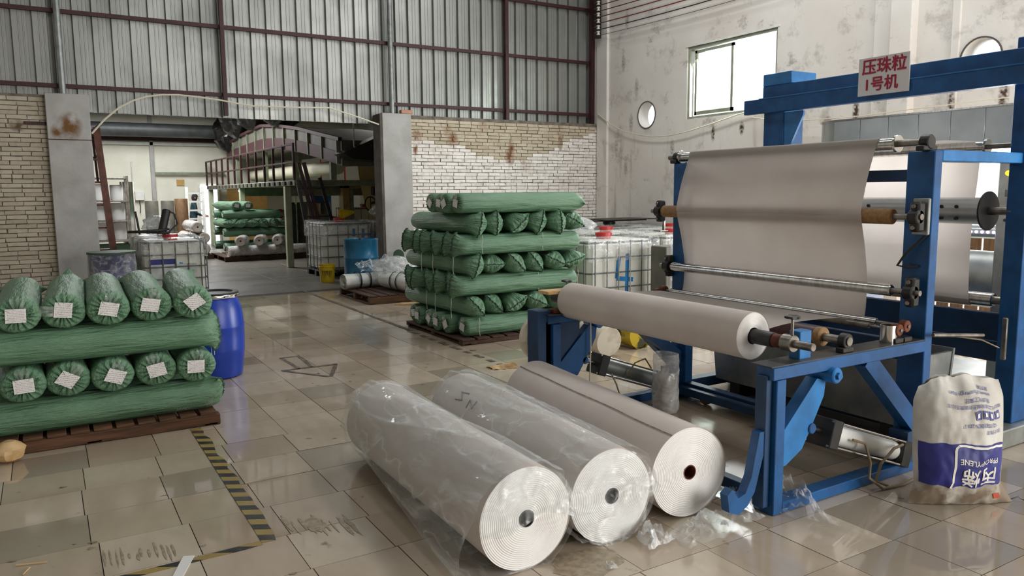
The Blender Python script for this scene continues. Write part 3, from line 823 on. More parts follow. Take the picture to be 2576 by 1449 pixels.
# ---- drums and buckets
def barrel(name, label, x, y, prof, m, parts):
    t = thing(name, label, 'drum' if 'bucket' not in name else 'bucket', (x, y, 0))
    MB().lathe(prof, (x, y, 0), (0, 0, 1), 36, True, True).build('body', m, t, angle=50)
    for n_, pf, mm in parts: MB().lathe(pf, (x, y, 0), (0, 0, 1), 36, True, True).build(n_, mm, t, angle=40)
    return t
t = barrel('plastic_drum', 'blue plastic drum with black clamped lid behind the left stack of rolls', 1.245, 7.28,
       [(.20, 0), (.225, .012), (.238, .10), (.252, .24), (.2545, .25), (.2545, .262), (.258, .36), (.258, .45), (.2595, .455), (.2595, .468), (.254, .52), (.243, .62), (.222, .69), (.212, .715), (.216, .72), (.20, .74)],
       M['drum_blue'], [('clamp_ring', [(.19, .722), (.224, .724), (.229, .734), (.229, .746), (.224, .754), (.19, .756)], M['chrome']),
                        ('lid', [(.0, .757), (.17, .757), (.175, .772), (.222, .772), (.226, .764), (.224, .757), (.21, .752)][::-1], M['black'])])
MB().cbox(1.245+.06, 1.245+.15, 7.28-.238, 7.28-.215, .728, .75, .004).build('clamp_lever', M['chrome'], t)
steel_prof = [(.285, 0), (.293, .006), (.293, .018), (.286, .028), (.286, .27), (.294, .285), (.294, .30), (.286, .315), (.286, .55), (.294, .565), (.294, .58), (.286, .595), (.286, .86), (.293, .868), (.293, .882), (.285, .886), (.28, .875), (.02, .872)]
t = barrel('steel_drum', 'turquoise steel drum standing by the right gate pillar', 4.52, 12.38, steel_prof, M['teal'], [('bung', [(.035, .872), (.035, .892), (.03, .9)], M['black'])])
t = barrel('steel_drum', 'navy drum wrapped in clear film in front of the left tote', .74, 11.66, [(r, z) for r, z in steel_prof], M['drum_navy'], [('rim', [(.28, .862), (.3, .865), (.3, .892), (.28, .892)], M['green_dark'])])
mb = MB(); mb.grid(lambda u, v: (.74+(.296+.012*fbm(math.cos(u*6.28)*3, math.sin(u*6.28)*3, v*4))*math.cos(u*2*PI), 11.66+(.296+.012*fbm(math.cos(u*6.28)*3, math.sin(u*6.28)*3, v*4))*math.sin(u*2*PI), .25+v*.62), 48, 14)
mb.build('stretch_wrap', M['shrink'], t)
def bucket(label, x, y, r0, r1, h, m, tilt=None, grime=False):
    t = thing('plastic_bucket', label, 'bucket', (x, y, 0))
    MB().lathe([(.01, .0), (r0, 0), (r0+.004, .01), (r1, h-.05), (r1+.008, h-.045), (r1+.008, h-.035), (r1, h-.03), (r1+.004, h), (r1-.004, h), (r0-.004, .02), (.01, .015)], (x, y, 0), (0, 0, 1), 28).build('body', m, t, angle=40)
    pts = [(x+(r1+.01)*math.cos(a), y+(r1+.01)*math.sin(a)*.98, h-.05-.11*math.sin(a_)) for a, a_ in [(-1.2+2.4*k/12, PI*k/12) for k in range(13)]]
    MB().tube(pts, .003, 5).build('handle', M['steel'], t)
    if grime:
        mb = MB(); mb.grid(lambda u, v: (x+(r0+(r1-r0)*(.2+.5*v)+.003)*math.cos(-2.6+1.4*u), y+(r0+(r1-r0)*(.2+.5*v)+.003)*math.sin(-2.6+1.4*u), .07+v*.15), 8, 3); mb.build('grimy_label', M['grime'], t)
    return t
bucket('yellow plastic bucket with grimy label on the far hall floor', 4.47, 14.1, .125, .15, .33, M['yellow'], grime=True)

# ---- intermediate bulk tote tanks
def tote(label, x, y, w, d, h, rot=0.0, cap=M['red'], wrap=True, nv=6, group='caged white tote tanks'):
    """(x, y) is the middle of the footprint"""
    t = thing('tote_tank', label, 'tote tank', (0, 0, 0), group)
    a, b, z0 = w/2, d/2, .13
    MB().cbox(-a+.03, a-.03, -b+.03, b-.03, z0+.01, h-.05, .06).build('tank', M['tank'], t, angle=30)
    MB().lathe([(.0, h-.05), (.10, h-.05), (.10, h-.01), (.115, h-.01), (.115, h+.03), (.10, h+.038), (.0, h+.038)], (0, -.05, 0), (0, 0, 1), 20).build('screw_cap', cap, t)
    base = MB().cbox(-a, a, -b, b, z0-.025, z0, .004).build('base', M['black'], t)
    for sx in (-1, 0, 1):
        for sy in (-1, 0, 1): MB().cbox(sx*(a-.07)-.06, sx*(a-.07)+.06, sy*(b-.07)-.06, sy*(b-.07)+.06, 0, z0-.025, .006).build('foot', M['black'], base)
    ring_z = [z0+.06+(h-.07-z0-.06)*k/4 for k in range(5)]
    for k, z in enumerate(ring_z):
        r = .011 if k < 4 else .014
        P = [(-a, -b), (a, -b), (a, b), (-a, b), (-a, -b)]; c = .05; pts = []
        for i in range(4):
            p, q = Vector(P[i]), Vector(P[i+1]); dd = (q-p).normalized(); pts += [p+dd*c, q-dd*c]
        pts.append(pts[0]); MB().tube([(p[0], p[1], z) for p in pts], r, 6).build('cage_bar', M['cage'], t)
    vm = MB().cyl((0, 0, z0), (0, 0, h-.05), .009, 6).mesh('cage_bar'); vm.materials.append(M['cage'])
    for i in range(nv):
        f = -1+2*(i+.5)/nv
        for (px_, py_) in ((f*a, -b-.012), (-a-.012, f*b), (f*a, b+.012), (a+.012, f*b)):
            o = link('cage_bar', vm, None, t); o.location = (px_, py_, 0)
    if wrap:
        mb = MB(); n = 64; R = []
        for (z, gr) in ((h*.70, .012), (h*.78, .02), (h*.88, .018), (h*.95, .016), (h-.01, .0), (h+.004, -.10)):
            rg = []
            for j in range(n):
                s_ = j/n*4; k = int(s_); f = s_-k
                P = [(-1, -1), (1, -1), (1, 1), (-1, 1)]; p, q = P[k], P[(k+1) % 4]
                ux, uy = p[0]+(q[0]-p[0])*f, p[1]+(q[1]-p[1])*f
                wv = .010*fbm(ux*5, uy*5, z*9)
                rg.append((ux*(a+gr+wv), uy*(b+gr+wv), z+(.05*fbm(ux*3, uy*3, 2) if z == h*.70 else .004*fbm(ux*6, uy*6, z*3))))
            R.append(rg)
        mb.rings(R, True, False, False).build('stretch_wrap', M['shrink'], t, angle=25)
    t.location = (x, y, 0); t.rotation_euler = (0, 0, rot); return t
def strokes(name, segs, o, m, w=.05):
    """painted strokes on a tote's front face, in its own axes: segs of ((x, z), (x, z))"""
    mb = MB()
    for (x0, z0), (x1, z1), y in segs: mb.bar((x0, y, z0), (x1, y, z1), w, .002, (0, -1, 0))
    return link(name, mb.mesh(name), m, o)
t4 = tote('white caged tote tank marked with a blue 4 behind the right stack', 6.48, 8.35, 1.16, .98, 1.05)
strokes('painted_number', [((-.06, .78), (-.10, .50), -.462), ((-.10, .50), (.18, .47), -.4615), ((.08, .82), (.07, .22), -.461)], t4, M['spray_blue'], .06)
tote('white tote tank with red cap, directly behind the blue 4 tote', 7.62, 9.75, 1.1, 1.05, 1.05)
tote('white tote tank with black cap against the brick wall at the back', 8.95, 11.35, 1.1, 1.1, 1.05, cap=M['black'])
tote('white tote tank in the row to the right of the blue 4 tote', 7.95, 8.6, 1.05, 1.0, 1.05)
tote('white tote tank by the plaster wall, partly hidden by the winder frame', 9.2, 9.95, 1.05, 1.0, 1.05)
tl = tote('white caged tote tank with blue spray mark inside the left gate pillar', 1.66, 13.12, .90, 1.02, 1.0, nv=5)
strokes('painted_mark', [((-.11, .62), (-.13, .40), -.482), ((-.13, .40), (.20, .44), -.4815), ((.08, .62), (.05, .46), -.481)], tl, M['spray_blue'], .05)
mb = MB().cbox(-.36, .0, -.487, -.484, .60, .68, .001); link('tank_label', mb.mesh('tank_label'), M['bag_blue'], tl)
mb = MB().cbox(-.36, .30, -.4865, -.484, .30, .60, .001); link('data_plate', mb.mesh('data_plate'), M['galv'], tl)
tote('second white tote tank standing behind the one in the left gateway', 1.72, 14.4, .9, 1.05, 1.0, nv=5)
tc = tote('caged tote tank beyond the gate with film hanging over its front', 5.12, 15.3, 1.04, 1.15, 1.12, nv=5)
strokes('painted_mark', [((.13, .95), (.13, .80), -.548), ((.33, .95), (.30, .55), -.5475), ((.50, .85), (.50, .55), -.547)], tc, M['spray_blue'], .06)
mb = MB().cbox(-.02, .50, -.556, -.552, .30, .74, .001); link('data_plate', mb.mesh('data_plate'), M['galv'], tc)
tote('caged tote tank half hidden by the right gate pillar', 6.35, 15.5, 1.0, 1.1, 1.1, nv=9)
# ================================================================== loose rolls in the foreground
def roll_end(mb, y, R, rc, n=72, sgn=-1, seed=0):
    rings = []
    for k in range(44):
        f = k/43; r = rc+(R-rc)*f
        rings.append([(math.cos(2*PI*j/n)*r*(1+.006*fbm(math.cos(2*PI*j/n)*2+seed, math.sin(2*PI*j/n)*2, f*3)*f), y+sgn*(.0030*(k % 2)-.008*f**6+.004*fbm(f*3+seed, math.cos(2*PI*j/n)*.9, math.sin(2*PI*j/n)*.9, 2)), math.sin(2*PI*j/n)*r*(1+.006*fbm(math.cos(2*PI*j/n)*2+seed, math.sin(2*PI*j/n)*2, f*3)*f)) for j in range(n)])
    return mb.rings(rings, True, False, False)
def big_roll(label, x, y, z, R, L, rz, group, seed, seam=False):
    t = thing('fabric_roll', label, 'fabric roll', (0, 0, 0), group)
    n = 72; rings = []
    for k in range(15):
        yy = L*k/14; rings.append([(math.cos(2*PI*j/n)*R*(1+.006*fbm(math.cos(2*PI*j/n)*1.5+seed, math.sin(2*PI*j/n)*1.5, yy)), yy, math.sin(2*PI*j/n)*R*(1+.006*fbm(math.cos(2*PI*j/n)*1.5+seed, math.sin(2*PI*j/n)*1.5, yy))) for j in range(n)])
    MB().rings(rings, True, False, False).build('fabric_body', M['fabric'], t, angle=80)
    roll_end(MB(), 0, R, .036, seed=seed).build('roll_end', M['fabric_lit'], t, angle=60)
    roll_end(MB(), L, R, .036, sgn=1, seed=seed+3).build('roll_end', M['fabric_lit'], t, angle=60)
    MB().lathe([(.038, -.004), (.038, L+.004), (.033, L+.004), (.033, -.004), (.038, -.004)], (0, 0, 0), (0, 1, 0), 20).build('core', M['rust'] if seam else M['rubber'], t)
    MB().lathe([(.034, .2), (.0, .2)], (0, 0, 0), (0, 1, 0), 20).build('core_dark_disc', M['rubber'], t)  # black disc stands in for the shade inside the hollow core
    if seam:
        a = 2.05; mb = MB(); mb.grid(lambda u, v: ((R+.0035+.001*math.sin(u*30))*math.cos(a+v*.03+.02*fbm(u*4, 1)), u*L, (R+.0035)*math.sin(a+v*.03+.02*fbm(u*4, 1))), 40, 2)
        mb.build('loose_edge', M['dirt_mark'], t)
    t.location = (x, y, z); t.rotation_euler = (0, 0, rz); return t
def sleeve(parent, R, L, seed, skirt, end='full'):
    """clear film bag pulled over a roll, in the roll's axes"""
    n = 150; ny = 64; rings = []
    for k in range(ny+1):
        f = k/ny; y = -.012+f*(L+.05); out = []
        for j in range(n):
            t = 2*PI*j/n; c, s_ = math.cos(t), math.sin(t)
            q1 = fbm(c*1.3+seed+y*.5, s_*1.3-y*.7, y*.3, 1); q2 = fbm(c*2.4+seed, s_*2.4+y*1.1, y*.6, 1)
            w = .024*max(0, 1-4*abs(q1))+.006*max(0, 1-3*abs(q2))+.003*abs(q2)
            r = R+.006+max(0, w)
            d = max(0.0, math.cos(t-skirt[0]))**4*skirt[1]*(1-f)**skirt[2]
            r += d
            px, pz = c*r, max(s_*r, -R+.004)
            out.append((px, y, pz))
        rings.append(out)
    mb = MB().rings(rings, True, False, False)
    if end:
        def cap(u, v):
            t = 2*PI*u; r = (R+.004)*(1-v); c, s_ = math.cos(t), math.sin(t)
            return (c*r, -.022-.012*abs(fbm(c*r*14+seed, s_*r*14, 1))-.004*math.sin(v*20)*v, s_*r)
        def cap_half(u, v):
            xx = (u-.5)*2*(R+.01); top = math.sqrt(max(0, (R+.01)**2-xx*xx)); bot = -.02+.03*math.sin(u*7+seed)
            return (xx, -.02-.014*abs(fbm(xx*12, v*3, seed)), bot+(top-bot)*v)
        mb.grid(cap if end == 'full' else cap_half, 48, 14)
    return mb.build('film_sleeve', M['film'], parent, angle=70)
g = 'white fabric rolls on the floor in front of the winder'
r1 = big_roll('white fabric roll in a film sleeve, nearest the camera of three on the floor', 1.69, 2.69, .232, .23, 1.74, -.018, g, 1)
sleeve(r1, .23, 1.74, 3.0, (3.75, .13, 1.1), 'half')
r2 = big_roll('middle white fabric roll in a film sleeve, between the other two on the floor', 2.165, 2.70, .227, .225, 1.72, -.065, g, 5)
sleeve(r2, .225, 1.72, 8.0, (.1, .02, 1.0), 'full')
mb = MB()
for pts_ in (((0, 0), (.05, .012), (.0, .05), (.055, .06)), ((.11, -.01), (.10, .035), (.15, .0), (.145, .045))):
    sc_ = []
    for a_, b_ in pts_:
        th = 2.45-b_*1.2/.225; sc_.append((.2285*math.cos(th), 1.42-a_*1.6, .2285*math.sin(th)))
    mb.tube(sc_, .0035, 4)
mb.build('marker_scribble', M['cable_black'], r2)
r3 = big_roll('unwrapped white fabric roll on the floor, closest to the blue winder', 2.675, 2.72, .232, .23, 1.72, -.105, g, 9, seam=True)
def crumple(name, label, quad, nu, nv, amp, seed, m, lift=None, cat='plastic film'):
    """a crumpled sheet laid over a floor quad (a, b, c, d)"""
    A, B, C_, D = [Vector(q) for q in quad]
    def fn(u, v):
        p = (A*(1-u)+B*u)*(1-v)+(D*(1-u)+C_*u)*v
        h = amp*abs(fbm(p.x*7+seed, p.y*7, u*2, 3))+.5*amp*abs(fbm(p.x*19, p.y*19+seed, 3, 2))
        e = min(u, 1-u, v, 1-v)*6
        return Vector((p.x+.03*fbm(p.y*9, p.x*9, seed), p.y+.03*fbm(p.x*8, p.y*8, seed+4), .004+p.z+h*min(1, .25+e)+(lift(u, v) if lift else 0)))
    mb = MB(); mb.grid(fn, nu, nv); return one(mb, name, m, label, cat, None, True, 22)
crumple('film_scrap', 'crumpled clear film at the foot of the unwrapped roll', [(2.40, 2.42, 0), (2.98, 2.50, 0), (3.02, 2.70, 0), (2.44, 2.62, 0)], 26, 14, .09, 2, M['film'])
crumple('film_scrap', 'clear film trailing under the near leg of the winder', [(3.0, 2.62, 0), (3.19, 2.25, 0), (3.30, 2.42, 0), (3.50, 3.0, 0)], 24, 14, .10, 5, M['film'], lambda u, v: .10*(1-u)*v)
crumple('film_scrap', 'knotted tail of clear film between the middle and right floor rolls', [(2.24, 2.52, 0), (2.42, 2.55, 0), (2.40, 2.68, 0), (2.27, 2.66, 0)], 12, 10, .13, 8, M['film_soft'])
crumple('film_scrap', 'clear film spread beside the right end of the unwrapped roll', [(2.93, 2.60, 0), (3.02, 2.64, 0), (3.30, 3.2, 0), (3.05, 3.2, 0)], 14, 20, .16, 11, M['film'])
crumple('film_scrap', 'tiny twist of clear film on the tile before the floor rolls', [(1.98, 2.50, 0), (2.03, 2.49, 0), (2.04, 2.54, 0), (1.99, 2.55, 0)], 8, 8, .03, 21, M['film_soft'])

# ================================================================== winder
wd = thing('winder_stand', 'blue steel winder stand with swing arms, air cylinders and winding shaft', 'machine', (3.6, 3.5, 0))
BX = lambda nm, m, *a, b=.004, p=wd: MB().cbox(*a, b).build(nm, m, p)
def side(y0, sgn):
    """one side plate of the stand; sgn=+1 for the near side (thickness runs away from the camera)"""
    a = lambda d: y0+sgn*d
    def yy(p, q): return (min(a(p), a(q)), max(a(p), a(q)))
    BX('leg', M['blue'], 3.03, 3.099, *yy(.001, .13), 0, .699)
    BX('leg_cover', M['blue_dark'], 2.985, 3.03, *yy(.03, .10), .04, .72)
    BX('top_rail', M['blue'], 3.0, 4.289, *yy(0, .11), .70, .765)
    BX('greasy_top', M['grease'], 2.99, 4.289, *yy(.005, .14), .765, .772, b=.001)
    BX('foot_rail', M['blue'], 3.10, 4.289, *yy(.002, .09), .0, .06)
    MB().bar((3.78, a(.05), .715), (4.27, a(.05), .26), .10, .075, (0, 1, 0)).build('brace', M['blue'], wd)
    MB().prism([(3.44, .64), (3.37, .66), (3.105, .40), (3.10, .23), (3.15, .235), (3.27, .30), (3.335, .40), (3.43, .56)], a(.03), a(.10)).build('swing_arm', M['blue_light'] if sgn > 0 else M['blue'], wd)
    MB().cyl((3.45, a(-.035), .675), (3.45, a(.13), .675), .042, 20, b=.006).build('pivot', M['blue_light'], wd)
    MB().cyl((3.45, a(-.05), .675), (3.45, a(-.03), .675), .02, 6).build('pivot_bolt', M['blue_light'], wd)
    MB().prism([(2.985, .44), (2.955, .44), (2.905, .22), (2.865, .145), (2.815, .13), (2.775, .185), (2.74, .16), (2.755, .07), (2.82, .045), (2.885, .08), (2.93, .14), (2.985, .32)], a(.035), a(.085)).build('kick_arm', M['blue'], wd)
    # air cylinder
    c = thing_part('air_cylinder', wd)
    p0, p1 = Vector((3.52, a(.06), .335)), Vector((4.12, a(.06), .125)); d = (p1-p0).normalized()
    X_ = Matrix((( d.x, 0, -d.z, p0.x), (0, 1, 0, p0.y), (d.z, 0, d.x, p0.z), (0, 0, 0, 1)))
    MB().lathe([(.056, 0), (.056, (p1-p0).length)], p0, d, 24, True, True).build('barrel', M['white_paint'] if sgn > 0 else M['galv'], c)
    MB().cbox(-.075, .005, -.078, .078, -.078, .078, .006, X_).build('end_cap', M['black'], c)
    MB().cbox((p1-p0).length-.02, (p1-p0).length+.07, -.075, .075, -.075, .075, .006, X_).build('end_cap', M['black'], c)
    for yy_ in (-.066, .066):
        for zz in (-.066, .066):
            q0 = X_ @ Vector((-.08, yy_, zz)); q1 = X_ @ Vector(((p1-p0).length+.02, yy_, zz)); MB().cyl(q0, q1, .0065, 8).build('tie_rod', M['chrome'], c)
    q0 = X_ @ Vector((-.19, 0, 0)); MB().cyl(q0, p0-d*.07, .019, 14).build('piston_rod', M['chrome'], c)
    MB().cyl(q0+Vector((0, -.04, 0)), q0+Vector((0, .04, 0)), .028, 16, b=.004).build('clevis', M['blue'], c)
    BX('cylinder_post', M['blue_dark'], 4.16, 4.27, *yy(.0, .12), .06, .24)
    # shaft bearing block with hand knob
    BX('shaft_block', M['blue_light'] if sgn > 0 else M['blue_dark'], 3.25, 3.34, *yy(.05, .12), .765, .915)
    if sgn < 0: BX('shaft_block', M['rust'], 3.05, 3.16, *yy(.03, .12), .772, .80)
    MB().cyl((3.2, a(.06), .90), (3.2, a(.06), .985), .008, 10).build('clamp_screw', M['steel'], wd)
    kn = MB(); R = []
    for h, k in ((0, .75), (.004, 1), (.014, 1), (.018, .7)):
        R.append([(3.2+math.cos(2*PI*j/30)*(.036+.006*math.cos(5*2*PI*j/30))*k, a(.06)+math.sin(2*PI*j/30)*(.036+.006*math.cos(5*2*PI*j/30))*k, .985+h) for j in range(30)])
    kn.rings(R).build('hand_knob', M['black'], wd)
def thing_part(name, parent):
    o = bpy.data.objects.new(name, None); COL.objects.link(o); o.parent = parent; o.empty_display_size = .05; ORG[o.name] = ORG[parent.name]; return o
side(2.49, 1); side(4.58, -1)
BX('gear_panel', M['blue_dark'], 3.10, 3.30, 4.50, 4.56, .33, .75)
BX('gear_case', M['blue_dark'], 2.92, 3.03, 4.48, 4.62, .25, .80)
BX('wood_packer', M['wood_pale'], 3.0, 3.24, 4.47, 4.60, .91, .935)
MB().lathe([(.0, -.02), (.15, -.02), (.175, .01), (.175, .05), (.15, .08), (.0, .08)], (3.08, 4.66, .57), (0, 1, 0), 32).build('belt_guard', M['bucket'], wd)
for x in (3.05, 4.2): MB().cbox(x-.03, x+.03, 2.62, 4.46, .05, .11, .004).build('tie_beam', M['blue_dark'], wd)
ax = (3.2, .858)
sf = thing_part('winding_shaft', wd)
for y0_, y1_, r_, m_ in ((2.66, 4.68, .040, 'black'), (2.60, 2.66, .036, 'rust'), (2.535, 2.60, .044, 'steel'), (2.42, 2.54, .021, 'steel'), (4.50, 4.60, .046, 'black')):
    MB().cyl((ax[0], y0_, ax[1]), (ax[0], y1_, ax[1]), r_, 24, b=.003).build('shaft_section', M[m_], sf)
for x, r_, mm, z in ((3.60, .052, 'maroon_rubber', .832), (4.13, .022, 'chrome', .86), (4.06, .018, 'steel', .845)):
    rr_ = thing_part('nip_roller', wd)
    MB().cyl((x, 2.70, z), (x, 4.44, z), r_, 24, b=.004).build('roller_sleeve', M[mm], rr_)
    MB().cyl((x, 2.50, z), (x, 4.56, z), r_*.45, 12).build('axle', M['steel'], rr_)
    for y in (2.53, 4.52):
        MB().cbox(x-.045, x+.045, y-.025, y+.025, .772, .80, .004).build('bearing_foot', M['black'], rr_)
        MB().cyl((x, y-.022, z), (x, y+.022, z), max(r_*.8, .034), 18, b=.004).build('bearing', M['black'] if r_ > .03 else M['rust'], rr_)
MB().cyl((3.60, 2.66, .832), (3.60, 2.705, .832), .053, 24, b=.004).build('brass_collar', M['cork'], wd)
MB().cyl((4.30, 2.46, .80), (4.72, 2.40, .765), .011, 10).build('hand_lever', M['steel'], wd)
MB().tube([(4.5, 2.44, .775), (4.75, 2.42, .73), (4.95, 2.42, .66)], .004, 5).build('wire', M['hose'], wd)
MB().tube([(3.62, 2.47, .30), (3.70, 2.45, .27), (3.74, 2.44, .16), (3.72, 2.43, .08), (3.80, 2.40, .012), (3.95, 2.38, .012), (4.10, 2.39, .02), (4.2, 2.42, .10), (4.25, 2.5, .16)], .008, 6).build('air_hose', M['hose'], wd)
MB().tube([(4.08, 2.47, .19), (3.95, 2.44, .20), (3.82, 2.43, .14), (3.78, 2.43, .05), (3.86, 2.41, .014)], .008, 6).build('air_hose', M['hose'], wd)
MB().tube([(3.36, 4.45, .74), (3.355, 4.44, .5), (3.33, 4.42, .2), (3.29, 4.40, .06), (3.2, 4.38, .03)], .005, 5).build('air_hose', M['cable_white'], wd)
MB().tube([(3.55, 4.44, .28), (3.58, 4.42, .2), (3.62, 4.42, .1), (3.6, 4.42, .02)], .006, 5).build('air_hose', M['hose'], wd)
MB().tube([(3.70, 4.44, .25), (3.76, 4.42, .34), (3.86, 4.42, .36), (3.94, 4.44, .27)], .006, 5).build('air_hose', M['hose'], wd)
# roll being wound
t = thing('fabric_roll', 'white fabric roll being wound on the winder shaft', 'fabric roll', (0, 0, 0))
n = 72; R_ = .128
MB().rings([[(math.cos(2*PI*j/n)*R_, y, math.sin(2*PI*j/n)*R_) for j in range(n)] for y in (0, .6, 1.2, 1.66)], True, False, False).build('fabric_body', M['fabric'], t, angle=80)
roll_end(MB(), 0, R_, .045, seed=31).build('roll_end', M['fabric_lit'], t, angle=60); roll_end(MB(), 1.66, R_, .045, sgn=1, seed=33).build('roll_end', M['fabric_lit'], t, angle=60)
t.location = (ax[0], 2.80, ax[1])

# ================================================================== roller frame with overhead gantry
rf = thing('roller_frame', 'tall blue steel frame carrying guide rollers and an overhead gantry beam', 'machine frame', (4.8, 3.5, 0))
B2 = lambda nm, m, *a, b=.005: MB().cbox(*a, b).build(nm, m, rf)
B2('post', M['blue'], 4.29, 4.365, 2.50, 2.665, 0, 1.845)
B2('post', M['blue'], 4.25, 4.33, 4.39, 4.56, 0, 1.845)
B2('post', M['blue'], 5.245, 5.47, 2.46, 2.58, .12, 2.56)
B2('post', M['blue'], 5.12, 5.36, 4.24, 4.44, .0, 2.56)
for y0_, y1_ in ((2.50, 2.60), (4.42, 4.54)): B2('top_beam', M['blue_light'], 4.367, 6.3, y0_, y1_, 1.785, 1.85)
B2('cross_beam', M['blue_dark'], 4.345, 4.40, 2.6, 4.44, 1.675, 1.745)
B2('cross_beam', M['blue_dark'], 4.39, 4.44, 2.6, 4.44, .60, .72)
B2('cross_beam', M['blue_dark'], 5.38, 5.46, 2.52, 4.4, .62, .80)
B2('base_beam', M['blue_dark'], 4.36, 5.2, 2.52, 2.60, .05, .12)
B2('base_beam', M['blue_dark'], 4.24, 4.32, 2.66, 4.4, .05, .13)
B2('base_beam', M['blue_dark'], 4.30, 5.2, 4.42, 4.52, .05, .13)
B2('base_beam', M['blue_dark'], 4.75, 4.82, 2.6, 4.42, .05, .11)
gb = B2('gantry_beam', M['blue'], 5.10, 5.13, 2.0, 4.44, 2.255, 2.47)
MB().cbox(5.06, 5.11, 2.0, 4.60, 2.255, 2.37, .004).build('lower_flange', M['blue'], gb)
MB().box(5.055, 5.10, 2.0, 4.44, 2.366, 2.374).build('weld_line', M['blue_light'], gb)
B2('gantry_cap', M['blue_light'], 5.10, 5.40, 4.16, 4.44, 2.47, 2.565)
MB().prism([(4.24, 2.25), (4.06, 2.25), (4.06, 2.22), (4.17, 2.0), (4.24, 1.98)], 5.13, 5.15, 'x').build('gusset', M['blue_light'], rf)
MB().bar((4.3, 4.47, .68), (4.32, 4.47, .70), .05, .05).build('brace_block', M['blue'], rf)
MB().bar((3.72, 4.47, .70), (4.27, 4.47, .30), .09, .07, (0, 1, 0)).build('brace', M['blue_dark'], rf)
def guide(x, z, r, m, ya, yb, axr=None, ends=(), brg=None, foot='post'):
    g_ = thing_part('guide_roller', rf)
    MB().cyl((x, ya, z), (x, yb, z), r, 28, b=min(.006, r*.2)).build('roller_sleeve', M[m], g_)
    MB().cyl((x, ya-.17, z), (x, yb+.14, z), axr or r*.5, 14).build('axle', M['steel'], g_)
    for y in ends: MB().cyl((x, y-.008, z), (x, y+.008, z), r*1.45, 28, b=.003).build('flange', M['chrome'] if r < .05 else M['black'], g_)
    for y in brg or ():
        MB().cyl((x, y-.03, z), (x, y+.03, z), .042, 20, b=.006).build('bearing', M['black'], g_)
        if foot == 'top': MB().cbox(x-.07, x+.07, y-.025, y+.025, z-.05, z-.02, .006).build('bearing_foot', M['black'], g_)
        else:
            MB().cbox(x-.015, x+.05, y-.03, y+.03, z-.085, z+.085, .012).build('bearing_foot', M['black'], g_)
            for dz in (-.06, .06): MB().cyl((x-.028, y, z+dz), (x-.012, y, z+dz), .012, 6).build('bolt', M['steel'], g_)
    return g_
guide(4.30, 1.895, .036, 'chrome', 2.73, 4.52, .02, (2.735, 4.52), (2.56, 4.56), 'top')
guide(5.36, 1.905, .036, 'chrome', 2.78, 4.40, .018, (2.78,), (2.56, 4.50), 'top')
guide(4.195, 1.475, .046, 'cork', 2.67, 4.60, .018, (), (2.54, 4.66))
guide(4.20, 1.045, .034, 'chrome', 2.66, 4.50, .016, (), (2.55, 4.56))
dr = guide(5.27, 1.485, .088, 'stainless', 2.72, 4.36, .026, (2.70,), ())
for y in (2.86, 2.96, 3.5, 3.64):
    for dz in (.028, -.05):
        MB().cyl((5.27-.093, y, 1.485+dz), (5.27-.07, y, 1.485+dz), .011, 10).build('drum_hole', M['rubber'], dr)
guide(5.42, .885, .046, 'chrome', 2.70, 4.38, .028, (), (2.50,))
B2('slide_plate', M['galv'], 4.262, 4.288, 2.505, 2.60, 1.37, 1.58)
MB().tube([(4.28, 2.52, 1.37), (4.25, 2.62, 1.26), (4.24, 2.66, 1.19), (4.25, 2.6, 1.18), (4.285, 2.56, 1.19)], .008, 6).build('cable', M['cable_black'], rf)
B2('wrench_handle', M['steel'], 5.13, 5.15, 2.47, 2.50, .55, .82)
# ---- the fabric running through the machine
path = [(3.36, .872), (3.6, .888), (4.0, .876), (4.13, .837), (4.19, .842), (4.225, .88), (4.243, 1.0), (4.243, 1.10), (4.20, 1.28), (4.147, 1.44), (4.146, 1.475), (4.149, 1.51), (4.20, 1.7), (4.258, 1.87), (4.262, 1.91), (4.30, 1.934), (4.6, 1.936), (5.3, 1.944), (5.385, 1.935), (5.40, 1.90), (5.385, 1.7), (5.365, 1.5), (5.365, 1.3), (5.368, 1.1), (5.368, .92), (5.38, .85), (5.43, .832)]
def smooth_path(P, n=3):
    out = []
    for i in range(len(P)-1):
        p0, p1, p2, p3 = P[max(i-1, 0)], P[i], P[i+1], P[min(i+2, len(P)-1)]
        for k in range(n):
            t_ = k/n; out.append(tuple(.5*((2*p1[a])+(-p0[a]+p2[a])*t_+(2*p0[a]-5*p1[a]+4*p2[a]-p3[a])*t_*t_+(-p0[a]+3*p1[a]-3*p2[a]+p3[a])*t_**3) for a in (0, 1)))
    out.append(P[-1]); return out
sp_ = smooth_path(path, 3); nW = len(sp_)-1
mb = MB(); mb.grid(lambda u, v: (sp_[round(u*nW)][0]+.0035*math.sin(v*17+u*9)*math.sin(u*40)*.6, 2.845+v*1.565+.006*math.sin(u*31), sp_[round(u*nW)][1]), nW, 18)
one(mb, 'fabric_web', M['web'], 'wide cream fabric sheet threaded over the guide rollers of the blue frame', 'fabric sheet', None, True, 60)
# ---- sign
sg = thing('sign_board', 'white board with crimson Chinese lettering on the gantry beam', 'sign', (5.03, 3.34, 2.29))
MB().cbox(5.040, 5.052, 3.15, 3.53, 2.29, 2.55, .001).build('board', M['sign'], sg)
PL = lambda y, z: Matrix.Translation((5.0385, y, z)) @ Matrix(((0, 0, -1, 0), (-1, 0, 0, 0), (0, 1, 0, 0), (0, 0, 0, 1)))
for body, z, sz, y in (('压珠粒', 2.478, .112, 3.335), ('1号机', 2.358, .104, 3.355)):
    me = text_mesh('lettering', body, sz, Matrix.Translation(-Vector((5.03, 3.34, 2.29))) @ PL(y, z), .001, .0021)
    link('lettering', me, M['sign_red'], sg)

